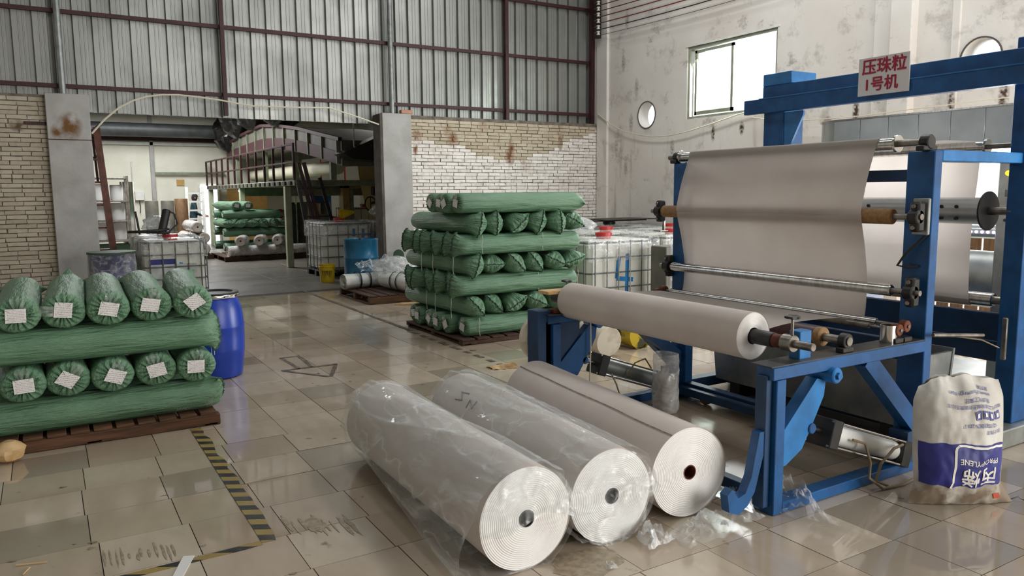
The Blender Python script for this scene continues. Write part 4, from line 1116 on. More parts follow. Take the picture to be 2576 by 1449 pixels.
# ================================================================== embossing unit, hood and cabinet behind the frame
em = thing('embossing_unit', 'grey and blue embossing unit with LED strip behind the hanging fabric', 'machine', (6.3, 3.4, 0))
BE = lambda nm, m, *a, b=.006: MB().cbox(*a, b).build(nm, m, em)
BE('base', M['galv'], 4.95, 7.0, 2.40, 4.6, .0, .12)
BE('side_frame', M['blue_dark'], 5.7, 6.9, 2.25, 2.40, .12, 1.05)
BE('side_frame', M['blue_dark'], 5.7, 6.9, 4.45, 4.58, .12, 1.05)
MB().cyl((6.25, 2.42, .93), (6.25, 4.43, .93), .22, 40, b=.008).build('calender_roll', M['galv'], em)
MB().cyl((6.32, 2.42, 1.30), (6.32, 4.43, 1.30), .06, 24, b=.006).build('pressure_roll', M['stainless'], em)
BE('light_bar', M['stainless'], 6.05, 6.10, 2.55, 4.3, 1.285, 1.33)
for k in range(20): MB().lathe([(.0, 0), (.010, 0), (.010, .006), (.0, .008)], (6.05, 2.84+k*.042, 1.305), (-1, 0, 0), 10).build('led', M['led'], em)
BE('motor', M['black'], 5.55, 5.80, 2.52, 2.72, .45, .68, b=.02)
MB().cyl((5.54, 2.60, .585), (5.56, 2.60, .585), .035, 20).build('motor_badge', M['steel'], em)
BE('belt_board', M['rust'], 5.5, 5.53, 2.55, 3.3, .64, .74)
BE('cross_rail', M['blue_dark'], 5.46, 5.52, 2.5, 4.4, .46, .60)
cb = thing('control_cabinet', 'grey control cabinet with pilot lamps behind the blue post', 'cabinet', (6.15, 2.75, .12))
MB().cbox(6.0, 6.25, 2.62, 3.02, .12, 1.88, .01).build('cabinet_body', M['galv'], cb)
for y, z, mm in ((2.95, 1.74, 'lamp_yellow'), (2.96, 1.47, 'lamp_red'), (2.905, 1.47, 'lamp_green')):
    MB().lathe([(.0, .02), (.016, .016), (.02, 0)][::-1], (6.0, y, z), (-1, 0, 0), 16).build('pilot_lamp', M[mm], cb)
MB().cyl((5.98, 2.945, 1.40), (6.0, 2.945, 1.40), .012, 12).build('switch', M['black'], cb)
MB().cbox(5.996, 6.0, 2.945, 2.965, 1.57, 1.62, .001).build('small_label', M['grey_panel'], cb)
hd = thing('extraction_hood', 'long bright stainless hood with rounded end behind the gantry', 'hood', (8.1, 4.4, 0))
pts = [(7.6, 1.0), (7.6, 5.55)]+[(7.6+.42-.42*math.cos(a), 5.55+.42*math.sin(a)) for a in [PI/2*k/8 for k in range(1, 9)]]+[(8.8, 5.97), (8.8, 1.0)]
MB().prism(pts, 2.0, 2.385, 'z').build('shell', M['stainless'], hd, angle=30)
MB().prism([(p[0]+(-.012 if p[0] < 8 else .012), p[1]+(.012 if p[1] > 5 else 0)) for p in pts], 2.385, 2.40, 'z').build('rim', M['chrome'], hd, angle=30)
for k in range(14): MB().cbox(7.594, 7.6, 1.05+k*.325, 1.05+k*.325+.316, 2.01, 2.38, .002).build('panel', M['stainless'], hd)
for y in (1.2, 3.4, 5.6): MB().cyl((8.2, y, 0), (8.2, y, 2.0), .04, 12).build('leg', M['steel'], hd)
# collecting trough under the roller frame
tr = thing('collecting_trough', 'grey galvanised trough lying under the roller frame', 'trough', (4.75, 3.5, 0))
MB().prism([(4.50, .60), (4.56, .13), (4.95, .13), (5.02, .60), (5.0, .60), (4.935, .15), (4.575, .15), (4.52, .60)], 2.72, 4.36).build('trough_body', M['galv'], tr)
for y in (2.74, 4.34): MB().prism([(4.52, .58), (4.575, .14), (4.935, .14), (5.0, .58)], y-.012, y+.012).build('end_plate', M['galv'], tr)
for y in (2.9, 4.2): MB().cbox(4.6, 4.9, y-.05, y+.05, 0, .13, .004).build('foot', M['black'], tr)
for k in range(9): MB().cyl((4.527+.004*(k % 3), 3.62+.03*(k // 3)*1.6, .40+.05*(k % 3)-.02), (4.535+.004*(k % 3), 3.62+.03*(k // 3)*1.6, .40+.05*(k % 3)-.02), .006, 6).build('bolt_hole', M['rubber'], tr)

# ================================================================== things around the winder
t = thing('steel_cup', 'shiny steel cup standing on the near top rail of the winder', 'cup', (4.03, 2.56, .772))
MB().lathe([(.0, .772), (.044, .772), (.045, .78), (.045, .872), (.041, .872), (.041, .785), (.0, .782)], (4.03, 2.56, 0), (0, 0, 1), 28).build('cup_body', M['chrome'], t)
MB().tube([(4.07, 2.535, .86), (4.10, 2.52, .865), (4.105, 2.515, .84), (4.075, 2.53, .835)], .004, 6).build('handle', M['chrome'], t)
t = thing('film_spool', 'tall spool of white fabric offcut in a film bag by the far cylinder', 'spool', (3.87, 4.2, 0))
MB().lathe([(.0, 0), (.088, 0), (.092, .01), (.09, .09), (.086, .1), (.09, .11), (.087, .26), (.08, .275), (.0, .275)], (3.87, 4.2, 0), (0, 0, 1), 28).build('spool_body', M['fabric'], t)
mb = MB(); mb.grid(lambda u, v: (3.87+(.096+.014*fbm(math.cos(u*6.283)*2, math.sin(u*6.283)*2, v*5)-.03*max(0, v-.7)*3*(.5+.5*math.cos(u*12)))*math.cos(2*PI*u), 4.2+(.096+.014*fbm(math.cos(u*6.283)*2, math.sin(u*6.283)*2, v*5))*math.sin(2*PI*u), .02+v*.42), 40, 18)
mb.build('film_bag', M['film_soft'], t)
def tipped(name, label, cat, c, axis, prof, m, parts=()):
    t_ = thing(name, label, cat, (c[0], c[1], 0)); MB().lathe(prof, c, axis, 30).build('body', m, t_)
    for nm, pf, mm in parts: MB().lathe(pf, c, axis, 30).build(nm, mm, t_)
    return t_
tipped('plastic_bucket', 'stained white bucket lying on its side behind the winder', 'bucket', (4.72, 6.28, .175), (-.05, -1, -.06), [(.0, .36), (.145, .36), (.15, .35), (.172, .02), (.178, .015), (.178, 0), (.168, 0), (.145, .34), (.0, .345)], M['bucket'])
tipped('paint_can', 'dirty yellow can lying beside the stained white bucket', 'can', (5.24, 6.45, .165), (-.02, -1, -.03), [(.15, .40), (.155, .40), (.155, .39), (.152, .385), (.152, .02), (.157, .015), (.157, 0), (.145, 0), (.145, .38), (.0, .38)][::-1], M['steel_can'], [('inside', [(.143, .3), (.0, .3)], M['rubber'])])
one(MB().lathe([(.0, -.045), (.03, -.04), (.045, -.02), (.048, 0), (.045, .02), (.03, .04), (.0, .045)], (4.25, 4.16, .048), (.4, -.9, .2), 20), 'foam_ball', M['foam'], 'brown foam plug lying on the floor under the roller frame', 'foam plug')
# ---- woven sack in front of the machine
BG_C, BG_N, BG_R = Vector((3.98, 2.10, 0)), Vector((-.50, -.866, 0)), Vector((.866, -.50, 0))
def bag_s(u, v, off=0.0, side_=1):
    w = .222+.018*math.sin(v*2.6)+.075*max(0, .16-v)/.16*(1 if u > 0 else .55)-.022*max(0, v-.85)/.15
    h = v*.655+(.018*math.cos(u*2.2)-.03*(u < -.75)*(abs(u)-.75)*4 if v > .8 else 0)*(v-.8)/.2 if v > .8 else v*.655
    th = .105*max(0, 1-abs(u)**3.2)*max(0.02, math.sin(PI*min(1, .02+v*1.0)))**.45
    wr = .012*fbm(u*2.4+3, v*5, 1)+.006*fbm(u*7, v*9, 5)
    p = BG_C+BG_R*(u*w)+BG_N*(side_*(th+(wr if abs(u) < .97 else 0)*(1-u*u)**.5)+side_*off)
    lean = .05*v; p += -BG_N*lean
    return Vector((p.x, p.y, max(.003, h+.012*fbm(u*3, v*3, 9)*(v > .1))))
sk = thing('woven_sack', 'upside-down woven plastic sack with blue printed panel leaning by the winder', 'sack', (4.06, 2.06, 0))
mb = MB(); mb.grid(lambda a, b_: bag_s(-1+2*a, b_), 40, 44); mb.grid(lambda a, b_: bag_s(-1+2*a, b_, 0, -1), 40, 44); mb.build('sack_body', M['bag'], sk, angle=70)
mb = MB(); mb.grid(lambda a, b_: bag_s(-.93+1.87*a, .175+b_*(.345-.01*a), .0025), 40, 20); mb.build('printed_panel', M['bag_blue'], sk, angle=70)
fr = MB()
for k in range(40):
    pass
def stroke_on(pts, w):
    mb_ = MB(); R = []
    for i, (u, v) in enumerate(pts):
        q = pts[min(i+1, len(pts)-1)]; q0 = pts[max(i-1, 0)]; dx, dy = (q[0]-q0[0])*.235, (q[1]-q0[1])*.655; l = math.hypot(dx, dy) or 1
        nx, ny = -dy/l*w, dx/l*w
        R.append([bag_s(u-nx/.235, v-ny/.655, .0045), bag_s(u+nx/.235, v+ny/.655, .0045)])
    mb_.rings(R, False, False, False); return mb_
pp = [(-.36, .175), (-.33, .22)]+[(-.32+.03*k/8, .22+.24*k/8) for k in range(9)]+[(-.27, .485), (-.22, .497)]+[(-.22+1.1*k/16, .497-.012*k/16) for k in range(17)]
stroke_on(pp, .006).build('panel_border', M['bag_white'], sk)
mb = MB(); mb.grid(lambda a, b_: bag_s(.60+.16*a, .055+.045*b_, .003), 8, 6); mb.build('red_emblem', M['bag_red'], sk)
def print_on(name, body, size, cu_, cv_, m, off=.0045, bold=0):
    me = text_mesh(name, body, size, Matrix(), 0, bold)
    bm = bmesh.new(); bm.from_mesh(me); bmesh.ops.triangulate(bm, faces=bm.faces); bmesh.ops.subdivide_edges(bm, edges=[e for e in bm.edges if e.calc_length() > .02], cuts=2); bm.to_mesh(me); bm.free()
    for v in me.vertices:            # turned upside down on the sack
        v.co = bag_s(cu_-v.co.x/.235, cv_-v.co.y/.655, off)-Vector((4.06, 2.06, 0))
    me.update(); return link(name, me, m, sk)
print_on('large_print', '丙烯', .098, .27, .265, M['bag_white'], bold=.0018)
print_on('large_print', 'PPROPYLENE', .037, .25, .375, M['bag_white'], bold=.0005)
for body, s_, u, v in (('Q/3009009-2017', .026, .26, .66), ('执行标准', .022, .56, .61), ('煤业化工能源集团有限责任公司', .021, .20, .80), ('能源化工集团', .022, .24, .845), ('www.chnenergy.com', .026, .10, .89), ('聚丙烯', .02, .42, .93)):
    print_on('small_print', body, s_, u, v, M['bag_ink'])
for k in range(4):
    mb = MB(); mb.grid(lambda a, b_: bag_s(.16+.155*k+.12*a, .70+.065*b_, .0035), 4, 4); mb.build('pictogram', M['bag_ink'], sk)
    mb = MB(); mb.grid(lambda a, b_: bag_s(.19+.155*k+.055*a, .718+.032*b_, .006), 3, 3); mb.build('pictogram', M['bag_white'], sk)
e_ = [bag_s(1, .02), bag_s(1, .02)+Vector((.03, -.02, .012)), bag_s(1, .02)+Vector((.05, -.03, -.003)), bag_s(1, .02)+Vector((.055, -.04, -.004))]
MB().tube([(p.x, p.y, max(.004, p.z)) for p in e_], .003, 5).build('tie_thread', M['cable_black'], sk)
# ================================================================== hall beyond the gate
# ---- arched dryer on its platform
dr_ = thing('arch_dryer', 'long arched dryer hood with grey top and maroon panels beyond the gate', 'dryer', (6.2, 22, 0))
top = [(30.2, 2.99), (27.0, 3.21), (24.5, 3.38), (21.75, 3.48), (19.9, 3.34), (18.16, 3.14), (16.67, 2.92), (15.3, 2.72)]
bot = [(30.2, 2.84), (27.0, 2.79), (24.5, 2.76), (21.75, 2.80), (19.9, 2.77), (18.16, 2.60), (16.67, 2.40), (15.3, 2.20)]
top = [(min(y, 26.7), z) for y, z in top][1:]; bot = [(min(y, 26.7), z) for y, z in bot][1:]
def lerp2(P, y):
    for a, b in zip(P, P[1:]):
        if b[0] <= y <= a[0]: f = (a[0]-y)/(a[0]-b[0]); return a[1]+(b[1]-a[1])*f
    return P[-1][1] if y < P[-1][0] else P[0][1]
MB().prism(top+bot[::-1], 5.25, 7.4, 'x').build('hood_shell', M['grey_panel'], dr_, angle=25)
mb = MB()
for a, b in zip(top, top[1:]): MB().bar((5.22, a[0], a[1]+.02), (5.22, b[0], b[1]+.02), .08, .07).build('top_edge', M['maroon'], dr_)
y = 26.4
while y > 15.6:
    zt, zb = lerp2(top, y), lerp2(bot, y); y2 = y-.86; zt2, zb2 = lerp2(top, y2), lerp2(bot, y2)
    m0 = .52
    MB().prism([(y, zb+.02), (y, zb+(zt-zb)*m0), (y2, zb2+(zt2-zb2)*m0), (y2, zb2+.02)], 5.215, 5.25, 'x').build('maroon_panel', M['maroon'], dr_)
    MB().bar((5.22, y2-.07, zb2+.01), (5.22, y2-.07, zb2+(zt2-zb2)*.95), .06, .05, (0, 1, 0)).build('rib', M['cream_paint'], dr_)
    y -= 1.0
for yy in (16.2, 19, 22.0, 25.5):
    zb = lerp2(bot, yy)
    for x in (5.35, 7.3): MB().cbox(x-.06, x+.06, yy-.06, yy+.06, 1.94, zb+.02, .008).build('support_leg', M['cream_paint'], dr_)
MB().cyl((5.9, 17.5, 2.25), (5.9, 26, 2.25), .16, 20).build('web_roll', M['cable_white'], dr_)
pf = thing('dryer_platform', 'raised platform with dark red railing beside the arched dryer', 'platform', (6, 21.5, 0))
MB().cbox(4.6, 7.6, 16.5, 26.8, 1.82, 1.94, .01).build('deck', M['cream_paint'], pf)
for k in range(22): MB().cbox(4.56, 4.62, 16.7+k*.46, 16.7+k*.46+.2, 1.84, 1.92, .005).build('deck_joist_end', M['concrete_dark'], pf)
for yy in (17.4, 22.0, 26.6):
    for x in (4.68, 7.5): MB().cbox(x-.07, x+.07, yy-.07, yy+.07, 0, 1.82, .01).build('support_post', M['pale_post'], pf)
for yy in (17.4, 22.0): MB().cbox(4.7, 7.5, yy-.06, yy+.06, 1.60, 1.82, .01).build('cross_beam', M['cream_paint'], pf)
yy = 16.4
for k in range(13):
    MB().cbox(4.58, 4.63, 16.52+k*.85-.03, 16.52+k*.85+.03, 1.94, 2.72, .004).build('rail_post', M['purlin'], pf)
for z in (2.70, 2.32): MB().cbox(4.585, 4.625, 16.5, 26.75, z-.02, z+.02, .004).build('rail', M['purlin'], pf)
for k in range(4): MB().cbox(7.4, 7.44, 17+k*2.2, 17.04+k*2.2, 1.94, 2.7, .004).build('rail_post', M['red'], pf)
MB().cbox(7.4, 7.44, 16.6, 26, 2.4, 2.44, .004).build('rail', M['red'], pf)
st = thing('steel_stair', 'steep dark steel stair with maroon handrails climbing to the dryer platform', 'stair', (4.9, 16.2, 0))
for (x0, z0, x1, z1, yy, m_) in ((4.62, 1.94, 4.92, 0, 16.36, 'black'), (5.08, 1.99, 5.58, .0, 16.30, 'black'), (4.62, 2.3, 4.97, .75, 16.22, 'purlin'), (4.72, 2.3, 5.06, .75, 16.18, 'purlin')):
    MB().bar((x0, yy, z0), (x1, yy, z1), .07, .06, (0, 1, 0)).build('stringer' if m_ == 'black' else 'handrail', M[m_], st)
for k in range(6):
    f = (k+.6)/6.5; MB().box(4.62+.30*f, 5.08+.5*f, 16.28, 16.40, 1.94*(1-f)-.015, 1.94*(1-f)+.015).build('tread', M['black'], st)
# ---- black film bundles over the dryer
def lump(name, label, cat, c, r, h, m, seed, n=28, nz=14, axis='z'):
    mb_ = MB(); R = []
    for i in range(nz+1):
        f = i/nz; rr_ = r*(math.sin(PI*min(.98, max(.02, f)))**.35)
        R.append([(c[0]+math.cos(2*PI*j/n)*rr_*(1+.28*fbm(math.cos(2*PI*j/n)*1.7+seed, math.sin(2*PI*j/n)*1.7, f*4)), c[1]+math.sin(2*PI*j/n)*rr_*(1+.28*fbm(math.cos(2*PI*j/n)*1.7+seed, math.sin(2*PI*j/n)*1.7, f*4)), c[2]+f*h) for j in range(n)])
    mb_.rings(R); return one(mb_, name, m, label, cat, None, True, 30)
for k, (yy, z0, h, r, s_) in enumerate(((26.2, 3.0, 1.3, .55, 1), (24.6, 3.36, 1.1, .6, 7), (22.6, 3.46, 1.0, .6, 13), (20.0, 3.34, .8, .5, 17))):
    lump('wrapped_duct', ('black film-wrapped duct bulge at the far left end of the dryer', 'black shiny wrapped duct, second along the dryer roof', 'black wrapped duct over the crown of the dryer', 'black wrapped duct low on the right half of the dryer')[k], 'duct', (5.35, yy, z0-.02), r, h, M['black_film'], s_)
one(MB().cyl((-1, 26.35, 3.64), (5.0, 26.35, 3.64), .21, 28, b=.02), 'ventilation_duct', M['duct_grey'], 'long grey round duct running along the far hall wall', 'duct')
tl_ = thing('tube_lamp', 'thin fluorescent lamp strip under the far hall ceiling', 'lamp', (3.6, 25.1, 3.99))
MB().cbox(2.6, 4.9, 25.06, 25.14, 4.03, 4.08, .005).build('housing', M['white_paint'], tl_); MB().cyl((2.65, 25.1, 4.005), (4.85, 25.1, 4.005), .018, 10).build('tube', M['tube_light'], tl_)
for x in (2.9, 4.6): MB().cyl((x, 25.1, 4.07), (x, 25.1, 4.76), .006, 6).build('hanger', M['steel'], tl_)
tl2 = thing('tube_lamp', 'added fill lamp under the dryer platform', 'lamp', (5.7, 24.2, 1.7))  # lamp added only to brighten the dark space below the deck
MB().cbox(5.0, 6.4, 24.16, 24.24, 1.78, 1.82, .005).build('housing', M['white_paint'], tl2); MB().cyl((5.05, 24.2, 1.755), (6.35, 24.2, 1.755), .018, 10).build('tube', M['under_deck_fill'], tl2)
# ---- far stack of green and white rolls
pallet('wooden_pallet', 'low dark pallet under the distant stack of green and white rolls', 3.72, 5.9, 19.75, 21.6, .12, M['wood_dark'], along='y', boards=8)
g = 'green rolls in the distant stack'
def far_roll(pr_, x, y, z, rz, sp, lb): return place(pr_, x, y, z, rz, sp, lb, g)
for k in range(6): far_roll(PROTO_B[k % 3], 3.98+k*.285, 20.30, .915, 0, (.1, -.1, .2, 1.0, 1.3, .15)[k], 'sewn green roll end, %s from left in the distant stack' % ords[k])
for k, z in enumerate((.32, .69, 1.14)):
    for q in range(2):
        o = far_roll(PROTO_A[q], 3.85, 20.45+q*1.2, z, -PI/2, .3, 'green roll lying sideways in the distant stack, %s layer, %s' % (('lowest', 'middle', 'upper')[k], ('front', 'rear')[q]))
        if k == 2 and q == 0: link('red_tape', MB().lathe([(RR*1.02, 1.42), (RR*1.02, 1.48)], (0, 0, 0), (0, 1, 0), 30).mesh('red_tape'), M['red'], o)
far_roll(PROTO_A[0], 4.18, 20.35, 1.365, .10, .2, 'labelled green roll on top of the distant stack, left one')
far_roll(PROTO_A[1], 4.47, 20.35, 1.365, .04, .1, 'labelled green roll on top of the distant stack, right one')
def white_roll(label, x, y, z, r, L, rz, group, m=None, film=True, end='round'):
    t_ = thing('white_roll', label, 'fabric roll', (0, 0, 0), group)
    MB().lathe([(.02, 0), (r*.8, -.006), (r*.95, .01), (r, .04), (r, L-.04), (r*.95, L-.01), (r*.8, L), (.02, L)], (0, 0, 0), (0, 1, 0), 28).build('fabric_body', m or M['fabric'], t_)
    if film:
        mb_ = MB(); mb_.grid(lambda u, v: ((r*1.06+.02*abs(fbm(math.cos(u*6.28)*2+x, math.sin(u*6.28)*2, v*4)))*math.cos(2*PI*u), -.04+v*(L+.08), max(-r+.002, (r*1.06+.02*abs(fbm(math.cos(u*6.28)*2+x, math.sin(u*6.28)*2, v*4)))*math.sin(2*PI*u))), 36, 16); mb_.build('film_sleeve', M['film_soft'], t_)
    t_.location = (x, y, z); t_.rotation_euler = (0, 0, rz); return t_
white_roll('long white film-wrapped roll along the front of the distant pallet', 3.85, 19.9, .245, .125, 1.95, -PI/2, 'white rolls in the far hall')
for k, x in enumerate((4.1, 4.55, 5.0)): white_roll('white film-wrapped roll end, %s of three on the distant pallet front' % ('left', 'middle', 'right')[k], x, 19.72, .50, .125, .55, -.35, 'white rolls in the far hall')
pallet('wooden_pallet', 'pallet under the dim white rolls behind the left tote', 3.0, 3.69, 21.0, 22.6, .12, M['wood_dark'], along='y', boards=6)
for k, (x, z) in enumerate(((3.19, .265), (3.49, .265), (3.19, .55), (3.49, .55), (3.34, .83))):
    white_roll('dim white roll behind the left tote, %s' % ('bottom left', 'bottom right', 'middle left', 'middle right', 'topmost')[k], x, 21.05, z, .14, 1.5, 0, 'white rolls in the far hall', film=(k == 4))
# ---- rack, standing rolls, wall box
rk = thing('storage_rack', 'steel rack holding white rolls at the left of the far hall', 'rack', (1.4, 22.2, 0))
for x in (1.02, 1.86):
    for yy in (21.9, 22.5): MB().cbox(x-.025, x+.025, yy-.025, yy+.025, 0, 2.15, .004).build('upright', M['steel'], rk)
for z in (.5, 1.0, 1.5, 2.08): MB().cbox(1.0, 1.88, 21.88, 22.52, z-.02, z+.02, .004).build('shelf', M['steel'], rk)
for k, (x, z, h, r) in enumerate(((1.2, 1.52, .42, .16), (1.2, 1.02, .44, .165), (1.2, .52, .44, .165), (1.62, .52, .46, .17), (1.62, 1.02, .44, .17), (1.62, 1.52, .40, .15))):
    one(MB().lathe([(.02, 0), (r-.01, 0), (r, .01), (r, h-.02), (r-.012, h), (.03, h), (.02, h-.02)], (x, 22.2, z), (0, 0, 1), 24), 'standing_roll', M['fabric_lit'], 'short white roll standing on the %s shelf of the far rack, %s side' % ({1.52: 'top', 1.02: 'middle', .52: 'low'}[z], 'left' if x < 1.4 else 'right'), 'fabric roll', 'rolls on the far rack')
crumple('foil_sheet', 'shiny silver foil sheet draped behind the far rack', [(1.75, 22.7, .0), (2.1, 22.75, .0), (2.1, 22.75, 2.0), (1.75, 22.7, 2.0)], 12, 26, .0, 3, M['chrome'], cat='foil')
one(MB().cbox(1.05, 1.85, 22.0, 22.45, .0, .42, .02), 'storage_bin', M['green'], 'green bin on the floor under the far rack', 'bin')
t = barrel('plastic_bucket', 'pink bucket on the low shelf end of the far rack', 1.32, 21.6, [(.1, 0), (.12, .3), (.125, .31), (.115, .31), (.095, .02)], M['red'], [])
for k, (x, mm, h) in enumerate(((2.52, 'grey_panel', 1.5), (2.92, 'grey_panel', 1.5), (3.27, 'brown_wood', 1.55))):
    one(MB().lathe([(.03, 0), (.165, 0), (.17, .01), (.17, h-.02), (.16, h), (.05, h), (.045, h-.3)], (x, 23.1, 0), (0, 0, 1), 26), 'standing_roll', M[mm], ('grey roll standing upright on the left before the far wall', 'grey roll standing upright in the middle before the far wall', 'brown paper roll standing upright before the far wall')[k], 'fabric roll')
wb = thing('wall_box', 'small white electrical box with conduit on the far wall', 'electrical box', (2.6, 26.9, 1.45))
MB().cbox(2.48, 2.74, 26.86, 27.0, 1.5, 1.78, .01).build('box', M['white_paint'], wb); MB().cyl((2.45, 26.95, 1.4), (2.45, 26.95, 2.7), .02, 8).build('conduit', M['white_paint'], wb)
MB().tube([(2.6, 26.93, 1.5), (2.62, 26.92, 1.3), (2.6, 26.92, 1.1)], .012, 6).build('cable', M['cable_black'], wb)
one(MB().cbox(3.72, 3.95, 26.97, 27.0, 1.95, 2.15, .004), 'wall_notice', M['card'], 'small tan notice hung on the far wall', 'notice')
one(MB().cbox(3.1, 5.2, 26.86, 26.9, 2.3, 2.38, .01), 'wall_pipe', M['cream_paint'], 'thin cream pipe along the far wall beside the pilaster', 'pipe')
# ---- ladder and worker
ld = thing('ladder', 'white ladder standing before the worker at the platform end', 'ladder', (3.85, 24.2, 0))
for x0, x1 in ((3.62, 3.56), (4.06, 4.02)): MB().bar((x1, 24.1, 0), (x0, 24.4, 1.88), .08, .05, (0, 1, 0)).build('side_rail', M['white_paint'], ld)
for k in range(7): z = .2+k*.25; MB().bar((3.56+.06*z/1.88, 24.1+.3*z/1.88, z), (4.02+.04*z/1.88, 24.1+.3*z/1.88, z), .05, .05).build('rung', M['white_paint'], ld)
def person():
    t_ = thing('person', 'worker in dark teal shirt and black cap seen through the white ladder', 'person', (3.92, 25.4, 0))
    # joints: (x, y, z, radius); the worker faces +X and leans forward a little with the forearms raised
    J = {'pel': (0, 0, .93, .13), 'bel': (.015, 0, 1.06, .125), 'che': (.03, 0, 1.26, .135), 'neb': (.045, 0, 1.42, .075), 'nec': (.06, 0, 1.47, .052), 'hea': (.085, 0, 1.56, .078), 'cro': (.08, 0, 1.625, .07),
         'hpL': (.0, .09, .88, .09), 'knL': (.03, .10, .49, .06), 'anL': (-.01, .10, .09, .042), 'toL': (.13, .11, .035, .035),
         'hpR': (.0, -.09, .88, .09), 'knR': (.05, -.10, .49, .06), 'anR': (.02, -.10, .09, .042), 'toR': (.16, -.11, .035, .035),
         'shL': (.03, .16, 1.38, .055), 'elL': (.05, .21, 1.10, .043), 'wrL': (.26, .17, 1.02, .03), 'haL': (.33, .16, 1.02, .032),
         'shR': (.03, -.16, 1.38, .055), 'elR': (.06, -.22, 1.10, .043), 'wrR': (.27, -.17, 1.0, .03), 'haR': (.34, -.16, 1.0, .032)}
    E_ = [('pel', 'bel'), ('bel', 'che'), ('che', 'neb'), ('neb', 'nec'), ('nec', 'hea'), ('hea', 'cro'), ('pel', 'hpL'), ('hpL', 'knL'), ('knL', 'anL'), ('anL', 'toL'), ('pel', 'hpR'), ('hpR', 'knR'), ('knR', 'anR'), ('anR', 'toR'),
          ('che', 'shL'), ('shL', 'elL'), ('elL', 'wrL'), ('wrL', 'haL'), ('che', 'shR'), ('shR', 'elR'), ('elR', 'wrR'), ('wrR', 'haR')]
    for s_, y in (('L', 1), ('R', -1)):
        hx, hy, hz, _ = J['ha'+s_]
        for k in range(4):
            a, b = 'f%s%d' % (s_, k), 'g%s%d' % (s_, k); o_ = (k-1.5)*.019; ln = (.035, .042, .04, .03)[k]
            J[a] = (hx+.02+ln, hy+o_*.3, hz+o_, .0095); J[b] = (hx+.03+ln*1.6, hy-.02*y+o_*.3, hz+o_-.012, .008); E_ += [('ha'+s_, a), (a, b)]
        J['t'+s_] = (hx+.015, hy-.035*y, hz+.03, .010); E_.append(('ha'+s_, 't'+s_))
    ks = list(J); me = bpy.data.meshes.new('body'); me.from_pydata([J[k][:3] for k in ks], [(ks.index(a), ks.index(b)) for a, b in E_], []); me.update()
    o = bpy.data.objects.new('body', me); COL.objects.link(o)
    md = o.modifiers.new('skin', 'SKIN')
    for k, v in zip(ks, me.skin_vertices[0].data): v.radius = (J[k][3], J[k][3]); v.use_root = (k == 'pel')
    sb = o.modifiers.new('sub', 'SUBSURF'); sb.levels = 2; sb.render_levels = 2
    dg = bpy.context.evaluated_depsgraph_get(); dg.update()
    m2 = bpy.data.meshes.new_from_object(o.evaluated_get(dg)); bpy.data.objects.remove(o)
    m2.materials.clear()
    for mm in ('skin', 'teal_shirt', 'dark_cloth', 'rubber'): m2.materials.append(M[mm])
    for p in m2.polygons:
        c = p.center; arm = abs(c.y) > .145 and c.z > .9 or c.x > .17 and c.z > .9
        if c.z < .08: p.material_index = 3
        elif c.z < .97 and not arm: p.material_index = 2
        elif arm: p.material_index = 0 if c.x > .2 else 1
        else: p.material_index = 1 if c.z < 1.44 else 0
        p.use_smooth = True
    link('body', m2, None, t_)
    def par(nm, mb_, mm): link(nm, mb_.mesh(nm), M[mm], t_)
    par('cap', MB().lathe([(.088, 1.585), (.09, 1.61), (.08, 1.65), (.05, 1.675), (.0, 1.682)], (.075, 0, 0), (0, 0, 1), 20), 'dark_cloth')
    par('cap_brim', MB().prism([(.11, -.075), (.19, -.055), (.205, 0), (.19, .055), (.11, .075)], 1.585, 1.597, 'z'), 'dark_cloth')
    par('hair', MB().lathe([(.07, 1.49), (.082, 1.53), (.084, 1.59)], (.06, 0, 0), (0, 0, 1), 18), 'dark_cloth')
    par('nose', MB().cyl((.155, 0, 1.555), (.182, 0, 1.54), .014, 8, .008), 'skin')
    for y in (-.03, .03): par('eye', MB().lathe([(.0, .006), (.01, .003), (.011, 0)][::-1], (.152, y, 1.572), (1, 0, 0), 8), 'dark_cloth')
    par('mouth', MB().cbox(.15, .158, -.022, .022, 1.508, 1.514, .002), 'red')
    for y in (-.083, .083): par('ear', MB().cbox(.06, .085, y-.008, y+.008, 1.53, 1.585, .006), 'skin')
    return t_
person()
# ---- bright far doorway, boards and boxes
M['far_light'] = emit('overexposed_daylight', '#f4f6ff', 2.2)
w2 = struct(MB().box(4.42, 4.95, 26.93, 26.99, .05, 1.95).build('window_2', M['far_light']))
for x in (4.38, 4.97): MB().cbox(x-.03, x+.03, 26.9, 27.0, 0, 2.0, .005).build('window_frame', M['white_paint'], w2)
one(MB().cbox(4.92, 5.38, 25.2, 25.23, .9, 1.92, .004).cbox(4.92, 5.38, 25.23, 25.30, 0, .9, .004), 'cardboard_sheet', M['card'], 'tall tan cardboard sheet beyond the distant stack, left one', 'cardboard')
one(MB().cbox(5.45, 6.2, 25.5, 25.53, .0, 1.86, .004), 'cardboard_sheet', M['card'], 'wide tan cardboard sheet beyond the distant stack, right one', 'cardboard')
cbx = thing('cardboard_box', 'brown cardboard box right of the distant green stack', 'box', (6.2, 20.0, 0))
MB().cbox(5.98, 6.7, 19.6, 20.3, 0, .62, .006).build('carton', M['card'], cbx); MB().box(6.3, 6.36, 19.595, 19.6, 0, .62).build('packing_tape', M['grime'], cbx)
one(MB().cbox(-.36, .36, -.006, .006, 0, .62, .002, Matrix.Translation((6.2, 19.45, .52)) @ Matrix.Rotation(-.35, 4, 'X') @ Matrix.Rotation(.2, 4, 'Y')), 'corrugated_sheet', M['galv'], 'grey ribbed sheet leaning on the cardboard box in the far hall', 'sheet')
